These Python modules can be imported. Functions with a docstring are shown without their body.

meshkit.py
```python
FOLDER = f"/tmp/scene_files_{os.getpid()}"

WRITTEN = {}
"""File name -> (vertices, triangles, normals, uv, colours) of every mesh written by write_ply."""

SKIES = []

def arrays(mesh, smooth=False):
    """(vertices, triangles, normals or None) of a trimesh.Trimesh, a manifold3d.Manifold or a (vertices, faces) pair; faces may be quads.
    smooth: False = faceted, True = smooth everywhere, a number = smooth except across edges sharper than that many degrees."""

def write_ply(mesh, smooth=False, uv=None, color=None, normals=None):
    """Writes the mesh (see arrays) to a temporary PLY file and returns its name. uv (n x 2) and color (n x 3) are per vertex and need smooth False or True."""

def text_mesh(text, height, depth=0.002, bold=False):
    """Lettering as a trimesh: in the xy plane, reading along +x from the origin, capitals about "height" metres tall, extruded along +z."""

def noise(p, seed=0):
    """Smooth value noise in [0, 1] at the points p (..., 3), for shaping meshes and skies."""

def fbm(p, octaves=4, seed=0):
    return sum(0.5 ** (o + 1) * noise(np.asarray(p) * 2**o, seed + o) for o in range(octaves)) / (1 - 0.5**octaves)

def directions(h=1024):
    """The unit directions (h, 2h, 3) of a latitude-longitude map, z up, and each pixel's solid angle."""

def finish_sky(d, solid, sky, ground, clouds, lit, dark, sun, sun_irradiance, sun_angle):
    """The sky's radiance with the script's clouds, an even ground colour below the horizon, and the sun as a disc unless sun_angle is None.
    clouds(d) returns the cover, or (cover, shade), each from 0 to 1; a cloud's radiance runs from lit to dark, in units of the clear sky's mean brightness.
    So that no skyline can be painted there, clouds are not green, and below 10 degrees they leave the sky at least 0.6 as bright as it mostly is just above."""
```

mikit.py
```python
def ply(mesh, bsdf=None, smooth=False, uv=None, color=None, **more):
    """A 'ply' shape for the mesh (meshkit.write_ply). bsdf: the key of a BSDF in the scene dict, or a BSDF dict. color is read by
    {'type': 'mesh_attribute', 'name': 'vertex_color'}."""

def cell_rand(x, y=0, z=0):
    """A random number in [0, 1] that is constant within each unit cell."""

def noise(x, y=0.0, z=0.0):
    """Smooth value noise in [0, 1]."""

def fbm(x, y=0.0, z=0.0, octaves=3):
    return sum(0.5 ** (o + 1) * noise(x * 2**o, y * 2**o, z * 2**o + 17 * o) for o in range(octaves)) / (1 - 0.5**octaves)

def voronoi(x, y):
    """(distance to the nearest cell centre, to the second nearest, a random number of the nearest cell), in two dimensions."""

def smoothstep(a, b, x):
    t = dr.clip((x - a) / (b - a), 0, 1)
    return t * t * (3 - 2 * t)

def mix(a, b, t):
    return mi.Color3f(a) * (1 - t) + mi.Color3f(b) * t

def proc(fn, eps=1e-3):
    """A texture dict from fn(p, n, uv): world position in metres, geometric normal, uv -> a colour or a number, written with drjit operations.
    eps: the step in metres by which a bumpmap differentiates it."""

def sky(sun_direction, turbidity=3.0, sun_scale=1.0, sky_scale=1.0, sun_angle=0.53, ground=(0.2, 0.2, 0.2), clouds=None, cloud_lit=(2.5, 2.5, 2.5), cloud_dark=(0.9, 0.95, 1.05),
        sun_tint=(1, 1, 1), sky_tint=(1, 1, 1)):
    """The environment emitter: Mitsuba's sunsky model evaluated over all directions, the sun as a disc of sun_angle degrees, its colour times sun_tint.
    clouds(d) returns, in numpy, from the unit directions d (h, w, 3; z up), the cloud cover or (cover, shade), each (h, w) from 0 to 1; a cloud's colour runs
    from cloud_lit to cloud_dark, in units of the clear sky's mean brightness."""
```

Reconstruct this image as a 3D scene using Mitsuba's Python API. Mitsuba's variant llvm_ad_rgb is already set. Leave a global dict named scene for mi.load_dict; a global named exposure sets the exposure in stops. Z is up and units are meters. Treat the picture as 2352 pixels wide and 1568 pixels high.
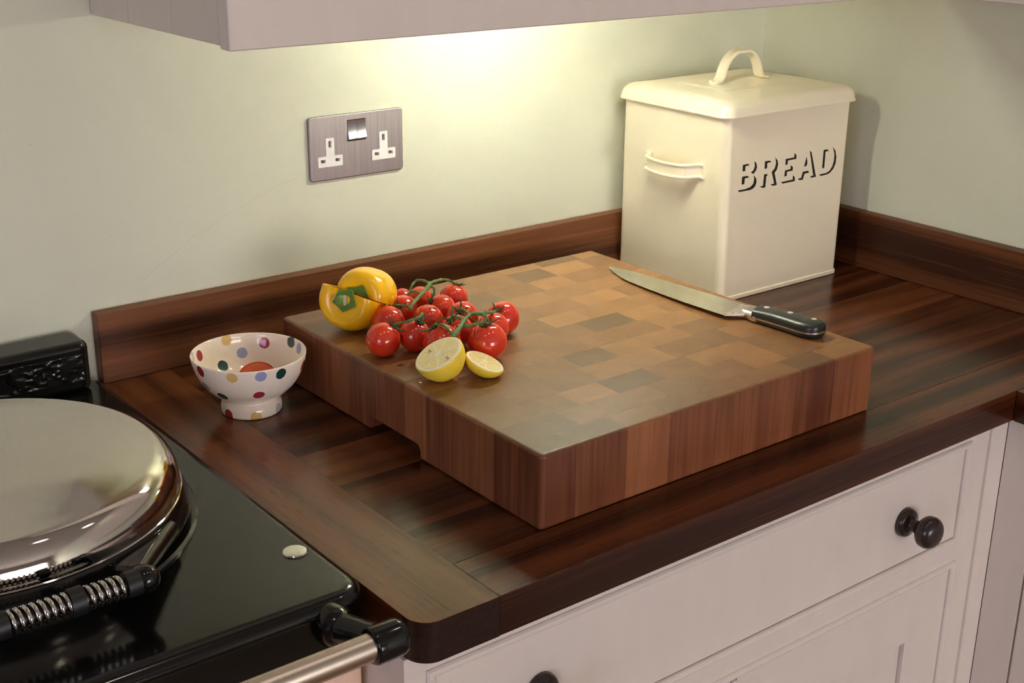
import math, random
import numpy as np
import trimesh
import mitsuba as mi
import drjit as dr
import manifold3d as m3
from shapely.geometry import Polygon, box as sbox
from shapely import affinity
import mikit
from mikit import noise, fbm, smoothstep, mix, proc
import meshkit

scene, labels = {}, {}
T = mi.ScalarTransform4f
Z0 = 0.91                       # height of the worktop; everything below is laid out with the worktop at z = 0
rng = random.Random(7)

# ------------------------------------------------------------------ camera, light, exposure
exposure = 0.0
CAM = (-1.7214, -1.5111, 0.6085)
YAW, PITCH, ROLL, FPX = 0.6670, 0.3488, 0.0105, 3022.8
_f = np.array([math.sin(YAW) * math.cos(PITCH), math.cos(YAW) * math.cos(PITCH), -math.sin(PITCH)])
_r = np.array([math.cos(YAW), -math.sin(YAW), 0.0])
_u = np.cross(_r, _f)
_up = -_r * math.sin(ROLL) + _u * math.cos(ROLL)
_o = np.array([CAM[0], CAM[1], CAM[2] + Z0])
scene['camera'] = {'type': 'perspective', 'fov': math.degrees(2 * math.atan(2352 / 2 / FPX)), 'fov_axis': 'x', 'near_clip': 0.05, 'far_clip': 50.0,
                   'to_world': T().look_at(origin=_o.tolist(), target=(_o + _f).tolist(), up=_up.tolist())}
LAMP = (138.0, 143.0, 114.0)     # radiance of the tube under the wall cabinet
WINDOW_LEFT = (4.0, 4.2, 5.6)   # daylight at the two windows behind the camera
WINDOW_FRONT = (10.6, 9.9, 10.3)
DOWNLIGHT = (62.0, 54.0, 46.0)   # three recessed ceiling lamps

# ------------------------------------------------------------------ helpers
def number(key):
    if key not in scene and key not in labels and not any(k.startswith(key + '__') for k in scene):
        return key
    i = 1
    while True:
        k = '%s_%03d' % (key, i)
        if k not in scene and k not in labels and not any(x.startswith(k + '__') for x in scene):
            return k
        i += 1

def tm(mesh):
    if hasattr(mesh, 'to_mesh'):
        q = mesh.to_mesh()
        return trimesh.Trimesh(q.vert_properties[:, :3], q.tri_verts, process=False)
    if isinstance(mesh, (list, tuple)) and len(mesh) and isinstance(mesh[0], trimesh.Trimesh):
        return trimesh.util.concatenate(list(mesh))
    return mesh

def put(name, mesh, mat, parent=None, smooth=30, uv=None, **more):
    key = number((parent + '__' + name) if parent else name)
    m = tm(mesh).copy()
    m.apply_translation([0, 0, Z0])
    if uv is not None:
        uv = np.tile(np.asarray(uv, float), (len(m.vertices), 1))
        smooth = smooth if smooth in (True, False) else False
    scene[key] = mikit.ply(m, mat, smooth=smooth, uv=uv, **more)
    return key

def thing(name, label, cat, group=None):
    key = number(name)
    labels[key] = {'label': label, 'category': cat}
    if group:
        labels[key]['group'] = group
    return key

def tag(key, label, cat=None, group=None, kind=None):
    labels[key] = {'label': label}
    if cat: labels[key]['category'] = cat
    if group: labels[key]['group'] = group
    if kind: labels[key]['kind'] = kind
    return key

def hull(points):
    return trimesh.convex.convex_hull(np.asarray(points, float))

def rbox(x0, x1, y0, y1, z0, z1, r=0.001, n=2):
    a = np.linspace(0, math.pi / 2, n + 1)
    P = []
    for sx, sy, sz in np.ndindex(2, 2, 2):
        c = [(x0 + r, x1 - r)[sx], (y0 + r, y1 - r)[sy], (z0 + r, z1 - r)[sz]]
        s = [1 if v else -1 for v in (sx, sy, sz)]
        for t in a:
            for p in a:
                P.append([c[0] + s[0] * r * math.cos(t) * math.cos(p), c[1] + s[1] * r * math.cos(t) * math.sin(p), c[2] + s[2] * r * math.sin(t)])
    return hull(P)

def rslab(x0, x1, y0, y1, z0, z1, R, r, n=8, k=4, bottom=True):
    """A slab with plan corners of radius R and edges of radius r."""
    P = []
    prof = [(-r + r * math.cos(t), r * math.sin(t)) for t in np.linspace(0, math.pi / 2, k + 1)]
    for cx, cy, a0 in ((x1 - R, y1 - R, 0), (x0 + R, y1 - R, 90), (x0 + R, y0 + R, 180), (x1 - R, y0 + R, 270)):
        for a in np.radians(np.linspace(a0, a0 + 90, n + 1)):
            for o, h in prof:
                P.append([cx + (R + o) * math.cos(a), cy + (R + o) * math.sin(a), z1 - r + h])
                if bottom:
                    P.append([cx + (R + o) * math.cos(a), cy + (R + o) * math.sin(a), z0 + r - h])
            if not bottom:
                P.append([cx + R * math.cos(a), cy + R * math.sin(a), z0])
    return hull(P)

def lathe(profile, n=96):
    """profile (r, z) from bottom to top, closed on the axis if it starts or ends at r = 0."""
    return trimesh.creation.revolve(np.asarray(profile, float), sections=n)

def cyl(p0, p1, r, n=32):
    return trimesh.creation.cylinder(radius=r, segment=[p0, p1], sections=n)

def tube(points, radii, n=10, cap=True):
    P = np.asarray(points, float)
    radii = np.broadcast_to(radii, len(P))
    V, F = [], []
    t = np.gradient(P, axis=0)
    t /= np.linalg.norm(t, axis=1)[:, None]
    u = np.cross(t[0], [0.3, 0.2, 0.93]); u /= np.linalg.norm(u)
    for i in range(len(P)):
        u = u - t[i] * (u @ t[i]); u /= np.linalg.norm(u)
        w = np.cross(t[i], u)
        for k in range(n):
            a = 2 * math.pi * k / n
            V.append(P[i] + radii[i] * (math.cos(a) * u + math.sin(a) * w))
    for i in range(len(P) - 1):
        for k in range(n):
            a, b = i * n + k, i * n + (k + 1) % n
            F += [[a, b, b + n], [a, b + n, a + n]]
    if cap:
        for i, s in ((0, 1), (len(P) - 1, -1)):
            V.append(P[i]); c = len(V) - 1
            for k in range(n):
                a, b = i * n + k, i * n + (k + 1) % n
                F.append([c, b, a] if s == 1 else [c, a, b])
    return trimesh.Trimesh(np.array(V), np.array(F), process=False)

def smooth_path(pts, n=6):
    P = np.asarray(pts, float)
    if len(P) < 3:
        return P
    from scipy.interpolate import CubicSpline, PchipInterpolator
    d = np.r_[0, np.cumsum(np.linalg.norm(np.diff(P, axis=0), axis=1))]
    return PchipInterpolator(d, P)(np.linspace(0, d[-1], n * (len(P) - 1) + 1))

def to_man(mesh):
    return m3.Manifold(m3.Mesh(np.asarray(mesh.vertices, np.float32), np.asarray(mesh.faces, np.uint32)))

def mbox(x0, x1, y0, y1, z0, z1):
    return m3.Manifold.cube([x1 - x0, y1 - y0, z1 - z0]).translate([x0, y0, z0])

def msphere_hull(spheres, n=20):
    return m3.Manifold.batch_hull([m3.Manifold.sphere(r, n).translate(list(map(float, p))) for p, r in spheres])

def extrude(poly, h):
    return trimesh.creation.extrude_polygon(poly, h, engine='earcut')

def frame_mat(o, x, y, z):
    M = np.eye(4)
    M[:3, 0], M[:3, 1], M[:3, 2], M[:3, 3] = x, y, z, o
    return M

# ------------------------------------------------------------------ materials
def rgb(*c):
    return {'type': 'rgb', 'value': list(c)}

def C(*c):
    return mi.Color3f(*c)

def principled(base, rough=0.5, spec=0.5, **k):
    b = base if isinstance(base, dict) else rgb(*base)
    return {'type': 'twosided', 'bsdf': {'type': 'principled', 'base_color': b, 'roughness': rough, 'specular': spec, **k}}

def wall_paint(p, n, uv):
    k = fbm(p.x * 3, p.y * 3, p.z * 3, 3)
    c = mix((0.575, 0.575, 0.44), (0.635, 0.63, 0.50), k)
    crack = [(-0.8936, 0.2182), (-0.9217, 0.2104), (-0.9731, 0.1917), (-1.0108, 0.1756), (-1.0480, 0.1587), (-1.0850, 0.1354), (-1.1213, 0.1136)]
    x, z = p.x, p.z - Z0 + 0.0025 * (noise(p.x * 70, 0, 0) - 0.5)
    d = mi.Float(1.0)
    for (ax, az), (bx, bz) in zip(crack[:-1], crack[1:]):
        ex, ez = bx - ax, bz - az
        h = dr.clip(((x - ax) * ex + (z - az) * ez) / (ex * ex + ez * ez), 0, 1)
        d = dr.minimum(d, dr.sqrt(dr.square(x - ax - h * ex) + dr.square(z - az - h * ez)))
    m = smoothstep(0.00045, 0.0001, d) * 0.30
    for sx, sz, r in ((-0.861, 0.186, 0.0012), (-1.1502, 0.1792, 0.0018), (-1.2349, 0.2999, 0.0016), (-0.6636, 0.3737, 0.0012), (-0.7423, 0.2196, 0.001)):
        m = dr.maximum(m, smoothstep(r, r * 0.4, dr.sqrt(dr.square(p.x - sx) + dr.square(p.z - Z0 - sz))) * 0.22)
    m = dr.select(p.y > -0.01, m, 0.0)
    return mix(c, (0.25, 0.22, 0.16), m)

def wall_bump(p, n, uv):
    return fbm(p.x * 9, p.y * 9, p.z * 9, 2) * 1.0 + fbm(p.x * 160, p.y * 160, p.z * 160, 2) * 0.05
scene['m_wall'] = {'type': 'twosided', 'bsdf': {'type': 'bumpmap', 'scale': 0.0012, 'arbitrary': proc(wall_bump, 2e-3),
    'bsdf': {'type': 'principled', 'base_color': proc(wall_paint), 'roughness': 0.6, 'specular': 0.25}}}
scene['m_room'] = principled((0.30, 0.26, 0.235), 0.8, 0.2)
scene['m_ceiling'] = principled((0.42, 0.39, 0.36), 0.9, 0.1)
def floor_tone(p, n, uv):
    k = fbm(p.x * 5, p.y * 30, 0, 3)
    return mix((0.20, 0.13, 0.08), (0.30, 0.2, 0.13), k)
scene['m_floor'] = principled(proc(floor_tone), 0.5)

def cab_paint(p, n, uv):
    k = fbm(p.x * 60, p.y * 60, p.z * 14, 2)
    return mix((0.60, 0.535, 0.47), (0.64, 0.57, 0.50), k)
scene['m_cabinet'] = principled(proc(cab_paint), 0.42, 0.4)

def walnut(u, v, w, seed, tone):
    warp = 0.030 * (fbm(u * 2.2 + seed * 31, v * 5, seed * 17 + w * 5, 2) - 0.5)
    vv = v + w * 0.6 + warp
    bands = fbm(u * 0.9 + seed * 9, vv * 38, seed * 53, 3)
    fig = 0.5 + 0.5 * dr.sin((vv * 120 + 9 * noise(u * 1.6 + seed * 5, v * 9, seed * 3)) * 1.0)
    fine = fbm(u * 9 + seed * 7, v * 420, w * 420 + seed, 2)
    pores = smoothstep(0.70, 0.9, noise(u * 55 + seed, v * 900, w * 900))
    k = dr.clip(0.80 * bands + 0.32 * fig + 0.30 * fine - 0.45 + 0.75 * (tone - 0.5), 0, 1)
    c = mix((0.024, 0.0052, 0.0014), (0.195, 0.060, 0.0185), k)
    return c * (1 - 0.28 * pores)

scene['m_walnut_x'] = principled(proc(lambda p, n, uv: walnut(p.x, p.y, p.z - Z0, uv.x, uv.y) * mi.Color3f(0.90, 0.82, 0.78)), 0.23, 0.33)
scene['m_walnut_y'] = principled(proc(lambda p, n, uv: walnut(p.y, p.x, p.z - Z0, uv.x, uv.y)), 0.23, 0.33)
scene['m_walnut_matt'] = principled(proc(lambda p, n, uv: walnut(p.x, p.z, p.y, uv.x, uv.y) * mi.Color3f(1.75, 2.05, 2.6)), 0.45, 0.3)
scene['m_walnut_matt_y'] = principled(proc(lambda p, n, uv: walnut(p.y, p.z, p.x, uv.x, uv.y) * 1.1), 0.42, 0.3)
def endgrain_dark(p, n, uv):
    k = fbm(p.x * 300, p.y * 300, p.z * 300, 2)
    return mix((0.014, 0.006, 0.004), (0.028, 0.012, 0.008), k)
scene['m_walnut_end'] = principled(proc(endgrain_dark), 0.35, 0.2)

def block_wood(p, n, uv):
    seed, tone = uv.x, uv.y
    a = seed * 91.7
    cx = p.x + 0.05 * dr.cos(a) - 0.0 + 0.012 * noise(p.x * 30, p.y * 30, seed * 20)
    cy = p.y + 0.05 * dr.sin(a) + 0.012 * noise(p.y * 30, p.x * 30, seed * 40)
    fx = cx - dr.floor(cx / 0.16) * 0.16 - 0.08 * seed
    fy = cy - dr.floor(cy / 0.19) * 0.19 - 0.1
    d = dr.sqrt(fx * fx + fy * fy)
    wob = 5 * noise(p.x * 45 + seed * 9, p.y * 45, seed * 5)
    fq = 2000 + 2600 * seed
    rings = 0.5 + 0.5 * dr.sin(d * fq + wob)
    patch = smoothstep(0.48, 0.72, noise(p.x * 30 + seed * 30, p.y * 30, seed * 8))
    rings = smoothstep(0.55, 1.0, rings) * patch
    ang = dr.atan2(fy, fx)
    rays = smoothstep(0.72, 0.95, noise(ang * 150 + seed * 40, d * 40, seed)) * smoothstep(0.5, 0.75, noise(p.x * 34, p.y * 34, seed * 21))
    blotch = fbm(p.x * 28, p.y * 28, seed * 60, 3)
    fibre = fbm(p.x * 140 + 60 * p.y, p.y * 420, seed * 33, 2)
    speck = noise(p.x * 1500, p.y * 1500, 0)
    top_k = 0.55 * rings + 0.45 * rays + 0.55 * (blotch - 0.5) + 0.34 * (fibre - 0.5) + 0.30 * (speck - 0.5)
    streak = fbm(p.x * 330 + seed * 20, p.y * 330, p.z * 9 + seed * 30, 2)
    broad = fbm(p.x * 45 + seed * 13, p.y * 45, p.z * 7 + seed * 50, 2)
    side_k = 0.9 * (streak - 0.5) + 1.1 * (broad - 0.5)
    dark, mid, light = C(0.090, 0.046, 0.020), C(0.172, 0.072, 0.0235), C(0.285, 0.128, 0.042)
    base = dr.select(tone < 0.5, mix(dark, mid, tone * 2), mix(mid, light, tone * 2 - 1))
    sdark, slight = C(0.095, 0.024, 0.009), C(0.31, 0.112, 0.042)
    side = mix(sdark, slight, dr.clip(-0.08 + 1.0 * tone + 0.5 * side_k, 0, 1))
    top = base * (1 + 0.5 * top_k)
    return dr.select(dr.abs(n.z) > 0.75, top, side)
scene['m_block'] = principled(proc(block_wood), 0.36, 0.5)

scene['m_enamel_black'] = {'type': 'twosided', 'bsdf': {'type': 'principled', 'base_color': rgb(0.003, 0.003, 0.003), 'roughness': 0.13, 'specular': 0.4, 'clearcoat': 0.1, 'clearcoat_gloss': 0.98}}
def cast_bump(p, n, uv):
    return smoothstep(0.35, 0.75, fbm(p.x * 95, p.z * 140, 3.0, 2))
scene['m_enamel_cast'] = {'type': 'twosided', 'bsdf': {'type': 'bumpmap', 'scale': 0.0011, 'arbitrary': proc(cast_bump, 8e-4),
    'bsdf': {'type': 'principled', 'base_color': rgb(0.005, 0.005, 0.005), 'roughness': 0.15, 'specular': 0.6}}}
scene['m_enamel_cream'] = principled((0.72, 0.50, 0.36), 0.2, 0.5, clearcoat=0.5)
scene['m_black_satin'] = principled((0.006, 0.006, 0.007), 0.45, 0.4)
scene['m_chrome'] = {'type': 'twosided', 'bsdf': {'type': 'roughconductor', 'material': 'none', 'specular_reflectance': rgb(0.66, 0.63, 0.58), 'alpha': 0.012}}
scene['m_steel'] = {'type': 'twosided', 'bsdf': {'type': 'roughconductor', 'material': 'none', 'specular_reflectance': rgb(0.62, 0.54, 0.46), 'alpha': 0.13}}
scene['m_blade'] = {'type': 'twosided', 'bsdf': {'type': 'roughconductor', 'material': 'none', 'specular_reflectance': rgb(0.66, 0.67, 0.62), 'alpha': 0.11}}
scene['m_bolster'] = {'type': 'twosided', 'bsdf': {'type': 'roughconductor', 'material': 'none', 'specular_reflectance': rgb(0.74, 0.70, 0.68), 'alpha': 0.14}}
def brushed(p, n, uv):
    k = fbm(p.x * 1500, p.y, p.z * 12, 2)
    return mix((0.29, 0.255, 0.265), (0.43, 0.375, 0.385), k)
scene['m_brushed'] = {'type': 'twosided', 'bsdf': {'type': 'roughconductor', 'material': 'none', 'specular_reflectance': proc(brushed), 'alpha': 0.32}}
scene['m_rocker'] = {'type': 'twosided', 'bsdf': {'type': 'roughconductor', 'material': 'none', 'specular_reflectance': rgb(0.56, 0.56, 0.57), 'alpha': 0.16}}
scene['m_white_plastic'] = principled((0.82, 0.80, 0.76), 0.35)
scene['m_slot'] = principled((0.12, 0.10, 0.07), 0.6)
scene['m_cream'] = principled((0.87, 0.77, 0.555), 0.26, 0.5, clearcoat=0.35, clearcoat_gloss=0.9)
scene['m_print'] = principled((0.018, 0.013, 0.011), 0.5, 0.3)
scene['m_dark_wood'] = principled((0.022, 0.011, 0.009), 0.24, 0.5)
scene['m_handle'] = principled((0.012, 0.016, 0.013), 0.33, 0.5)
scene['m_rivet'] = principled((0.75, 0.72, 0.66), 0.35, 0.5, metallic=0.5)

def tomato_skin(p, n, uv):
    k = fbm(p.x * 40 + uv.x * 9, p.y * 40, p.z * 40, 2)
    return mix((0.48, 0.014, 0.006), (0.68, 0.048, 0.013), dr.clip(k + uv.y - 0.5, 0, 1))
scene['m_tomato'] = principled(proc(tomato_skin), 0.13, 0.6, clearcoat=0.5, clearcoat_gloss=0.97)
scene['m_tomato_flesh'] = principled((0.62, 0.09, 0.025), 0.2, 0.5)
def vine_green(p, n, uv):
    k = fbm(p.x * 220, p.y * 220, p.z * 220, 2)
    return mix((0.055, 0.10, 0.028), (0.15, 0.235, 0.075), k)
scene['m_vine'] = principled(proc(vine_green), 0.6, 0.3)
scene['m_sepal'] = principled((0.05, 0.095, 0.028), 0.6, 0.3)
def pepper_skin(p, n, uv):
    k = fbm(p.x * 30, p.y * 30, p.z * 30, 3)
    return mix((0.88, 0.41, 0.006), (0.93, 0.55, 0.008), k)
scene['m_pepper'] = principled(proc(pepper_skin), 0.2, 0.5, clearcoat=0.4, clearcoat_gloss=0.95)
scene['m_pepper_flesh'] = principled((0.85, 0.56, 0.08), 0.35, 0.4)
scene['m_pepper_stem'] = principled((0.13, 0.24, 0.05), 0.5, 0.3)
scene['m_stem_cut'] = principled((0.58, 0.55, 0.36), 0.6, 0.3)
def lemon_peel(p, n, uv):
    k = fbm(p.x * 60, p.y * 60, p.z * 60, 2)
    return mix((0.80, 0.56, 0.03), (0.86, 0.66, 0.07), k)
def lemon_bump(p, n, uv):
    return noise(p.x * 700, p.y * 700, p.z * 700)
scene['m_lemon'] = {'type': 'twosided', 'bsdf': {'type': 'bumpmap', 'scale': 0.0004, 'arbitrary': proc(lemon_bump, 3e-4),
    'bsdf': {'type': 'principled', 'base_color': proc(lemon_peel), 'roughness': 0.38, 'specular': 0.45}}}
scene['m_pith'] = principled((0.86, 0.80, 0.56), 0.5, 0.3)
def pulp(p, n, uv):
    k = fbm(p.x * 500, p.y * 500, p.z * 250, 2)
    return mix((0.72, 0.56, 0.20), (0.86, 0.74, 0.36), k)
scene['m_pulp'] = principled(proc(pulp), 0.22, 0.5)
scene['m_pip'] = principled((0.62, 0.42, 0.20), 0.35, 0.4)
scene['m_water'] = {'type': 'dielectric', 'int_ior': 1.33}
scene['m_frame_white'] = principled((0.7, 0.68, 0.66), 0.5)
scene['m_lamp_housing'] = principled((0.75, 0.74, 0.70), 0.5)

# ------------------------------------------------------------------ the room
def struct(name, mesh, mat, label, **k):
    key = put(name, mesh, mat, smooth=False, **k)
    return tag(key, label, kind='structure')

XL, YF, ZF, ZC = -4.3, -4.4, -0.91, 1.55
tbox = lambda x0, x1, y0, y1, z0, z1: tm(mbox(x0, x1, y0, y1, z0, z1))
struct('wall_back', tbox(XL, 0.1, 0.0, 0.1, ZF, ZC), 'm_wall', 'pale sage green painted wall behind the worktop and cooker')
struct('wall_right', tbox(0.0, 0.1, YF, 0.0, ZF, ZC), 'm_wall', 'pale sage green painted wall at the right of the corner')
# left and front walls with one window opening each
WL = (-3.4, -1.7, -0.05, 1.25)      # y0, y1, z0, z1 in the left wall
WF = (-2.0, -0.35, -0.35, 0.85)      # x0, x1, z0, z1 in the front wall
wl = mbox(XL - 0.1, XL, YF, 0.0, ZF, ZC) - mbox(XL - 0.2, XL + 0.1, WL[0], WL[1], WL[2], WL[3])
struct('wall_left', tm(wl), 'm_room', 'plain wall with a window on the left side of the kitchen')
wf = mbox(XL - 0.1, 0.1, YF - 0.1, YF, ZF, ZC) - mbox(WF[0], WF[1], YF - 0.2, YF + 0.1, WF[2], WF[3])
struct('wall_front', tm(wf), 'm_room', 'plain wall with a window at the near end of the kitchen')
struct('floor', tbox(XL, 0.1, YF, 0.1, ZF - 0.1, ZF), 'm_floor', 'brown timber kitchen floor')
struct('ceiling', tbox(XL - 0.1, 0.1, YF - 0.1, 0.1, ZC, ZC + 0.1), 'm_ceiling', 'plain white kitchen ceiling')

def window(n, horizontal, a0, a1, z0, z1, at, radiance):
    key = 'window_%d' % n
    tag(key, 'white framed window letting daylight into the kitchen, window %d' % n, kind='structure')
    def B(u0, u1, w0, w1, q0, q1):
        return tbox(u0, u1, at + w0, at + w1, q0, q1) if horizontal else tbox(at + w0, at + w1, u0, u1, q0, q1)
    bars = []
    w = 0.05
    bars += [B(a0, a0 + w, -0.08, 0.0, z0, z1), B(a1 - w, a1, -0.08, 0.0, z0, z1), B(a0 + w, a1 - w, -0.08, 0.0, z0, z0 + w), B(a0 + w, a1 - w, -0.08, 0.0, z1 - w, z1)]
    put('window_frame', bars, 'm_frame_white', key, smooth=False)
    for k in (1, 2):
        c = a0 + (a1 - a0) * k / 3
        put('glazing_bar', B(c - 0.02, c + 0.02, -0.07, -0.01, z0 + w, z1 - w), 'm_frame_white', key, smooth=False)
    edges = [a0 + w, a0 + (a1 - a0) / 3 - 0.02, a0 + (a1 - a0) / 3 + 0.02, a0 + (a1 - a0) * 2 / 3 - 0.02, a0 + (a1 - a0) * 2 / 3 + 0.02, a1 - w]
    for k in range(3):
        u0, u1 = edges[2 * k], edges[2 * k + 1]
        if horizontal:
            V = [[u0, at - 0.04, z0 + w], [u1, at - 0.04, z0 + w], [u1, at - 0.04, z1 - w], [u0, at - 0.04, z1 - w]]
            F = [[0, 2, 1], [0, 3, 2]]
        else:
            V = [[at - 0.04, u0, z0 + w], [at - 0.04, u1, z0 + w], [at - 0.04, u1, z1 - w], [at - 0.04, u0, z1 - w]]
            F = [[0, 1, 2], [0, 2, 3]]
        put('pane', trimesh.Trimesh(np.array(V), np.array(F), process=False), 'm_frame_white', key, smooth=False, emitter={'type': 'area', 'radiance': rgb(*radiance)})
window(1, False, WL[0], WL[1], WL[2], WL[3], XL, WINDOW_LEFT)
window(2, True, WF[0], WF[1], WF[2], WF[3], YF, WINDOW_FRONT)

# ------------------------------------------------------------------ worktops and upstands
XE, XJ, D, TH = -1.1857, -1.1000, -0.7085, 0.0408
XR = -0.2923
t = thing('worktop', 'long dark brown wooden worktop with an end board, under the chopping board and bread bin', 'worktop')
# end board, grain towards the wall, with a rounded front corner
pl = sbox(XE, D, XJ - 0.0002, -0.0005)
rc = 0.022
corner = sbox(XE, D, XE + rc, D + rc).difference(Polygon([(XE + rc + rc * math.cos(a), D + rc + rc * math.sin(a)) for a in np.linspace(0, 2 * math.pi, 65)]))
pl = pl.difference(corner.buffer(1e-7))
eb = extrude(pl, TH); eb.apply_translation([0, 0, -TH])
put('end_board', eb, 'm_walnut_y', t, smooth=False, uv=(0.31, 0.80))
shell = pl.buffer(0.0004, join_style=1).difference(pl.buffer(-0.0002)).intersection(sbox(XE - 0.01, D - 0.01, XJ - 0.0003, D + rc + 0.004))
shell = max(getattr(shell, 'geoms', [shell]), key=lambda g_: g_.area)
eg = extrude(shell, TH - 0.0012); eg.apply_translation([0, 0, -TH + 0.0006])
gk = put('end_grain', eg, 'm_walnut_end', t, smooth=40)
labels[gk] = {'label': 'nearly black end grain of the end board'}
ys = [D, -0.637, -0.5595, -0.4345, -0.348, -0.268, -0.190, -0.105, -0.0005]
tones = [0.44, 0.48, 0.44, 0.74, 0.40, 0.30, 0.42, 0.60]
for i in range(len(ys) - 1):
    g = 0.00008
    x_end = -0.0010 if i else -0.0005
    m_ = mbox(XJ, x_end, ys[i] + (g if i else 0), ys[i + 1] - g, -TH, 0.0)
    put('stave', m_ if i else rbox(XJ, x_end, ys[0], ys[1] - g, -TH, 0.0, 0.0006, 1), 'm_walnut_x', t, smooth=False, uv=(0.11 + 0.13 * i, tones[i]))
t = thing('worktop', 'short dark brown wooden worktop return along the right wall, beside the corner post', 'worktop')
for i, (a, b) in enumerate(((XR, -0.19), (-0.19, -0.09), (-0.09, -0.0005))):
    put('stave', rbox(a + 0.0002, b - 0.0002, -2.2, D - 0.0006, -TH, 0.0, 0.0006, 1), 'm_walnut_y', t, smooth=False, uv=(0.27 + 0.2 * i, 0.5))
UH, UT = 0.090, 0.0195
o = put('upstand', rbox(-1.1857, -0.0005, -UT, -0.0005, 0.0003, UH, 0.0012, 2), 'm_walnut_matt', smooth=False, uv=(0.83, 0.42))
tag(o, 'long dark brown wooden upstand board at the foot of the back wall', 'upstand')
o = put('upstand', rbox(-UT, -0.0005, -2.2, -UT - 0.0004, 0.0003, UH, 0.0012, 2), 'm_walnut_matt_y', smooth=False, uv=(0.23, 0.36))
tag(o, 'dark brown wooden upstand board at the foot of the right wall, behind the bread bin', 'upstand')

# ------------------------------------------------------------------ base cabinets
YC = -0.6885
base = thing('base_cabinet', 'beige painted base cabinet under the worktop with a wide beaded drawer and two panelled doors', 'cabinet')
x0, x1 = -1.1893, -0.3060
dx0, dx1 = -1.1665, -0.3442            # drawer opening including its bead
dz1, dz0 = -0.0605, -0.2035
gz1, gz0 = -0.2290, -0.80
put('carcass', tbox(x0 + 0.001, x1, YC + 0.022, -0.001, ZF + 0.1, -TH - 0.0005), 'm_cabinet', base, smooth=False)
put('plinth', tbox(x0 + 0.02, x1, YC + 0.06, YC + 0.08, ZF + 0.0, ZF + 0.1), 'm_cabinet', base, smooth=False)
fr = mbox(x0, x1, YC, YC + 0.022, ZF + 0.1, -TH - 0.0005) - mbox(dx0, dx1, YC - 0.1, YC + 0.1, dz0, dz1) - mbox(dx0, dx1, YC - 0.1, YC + 0.1, gz0, gz1)
put('face_frame', fr, 'm_cabinet', base, smooth=False)

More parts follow.
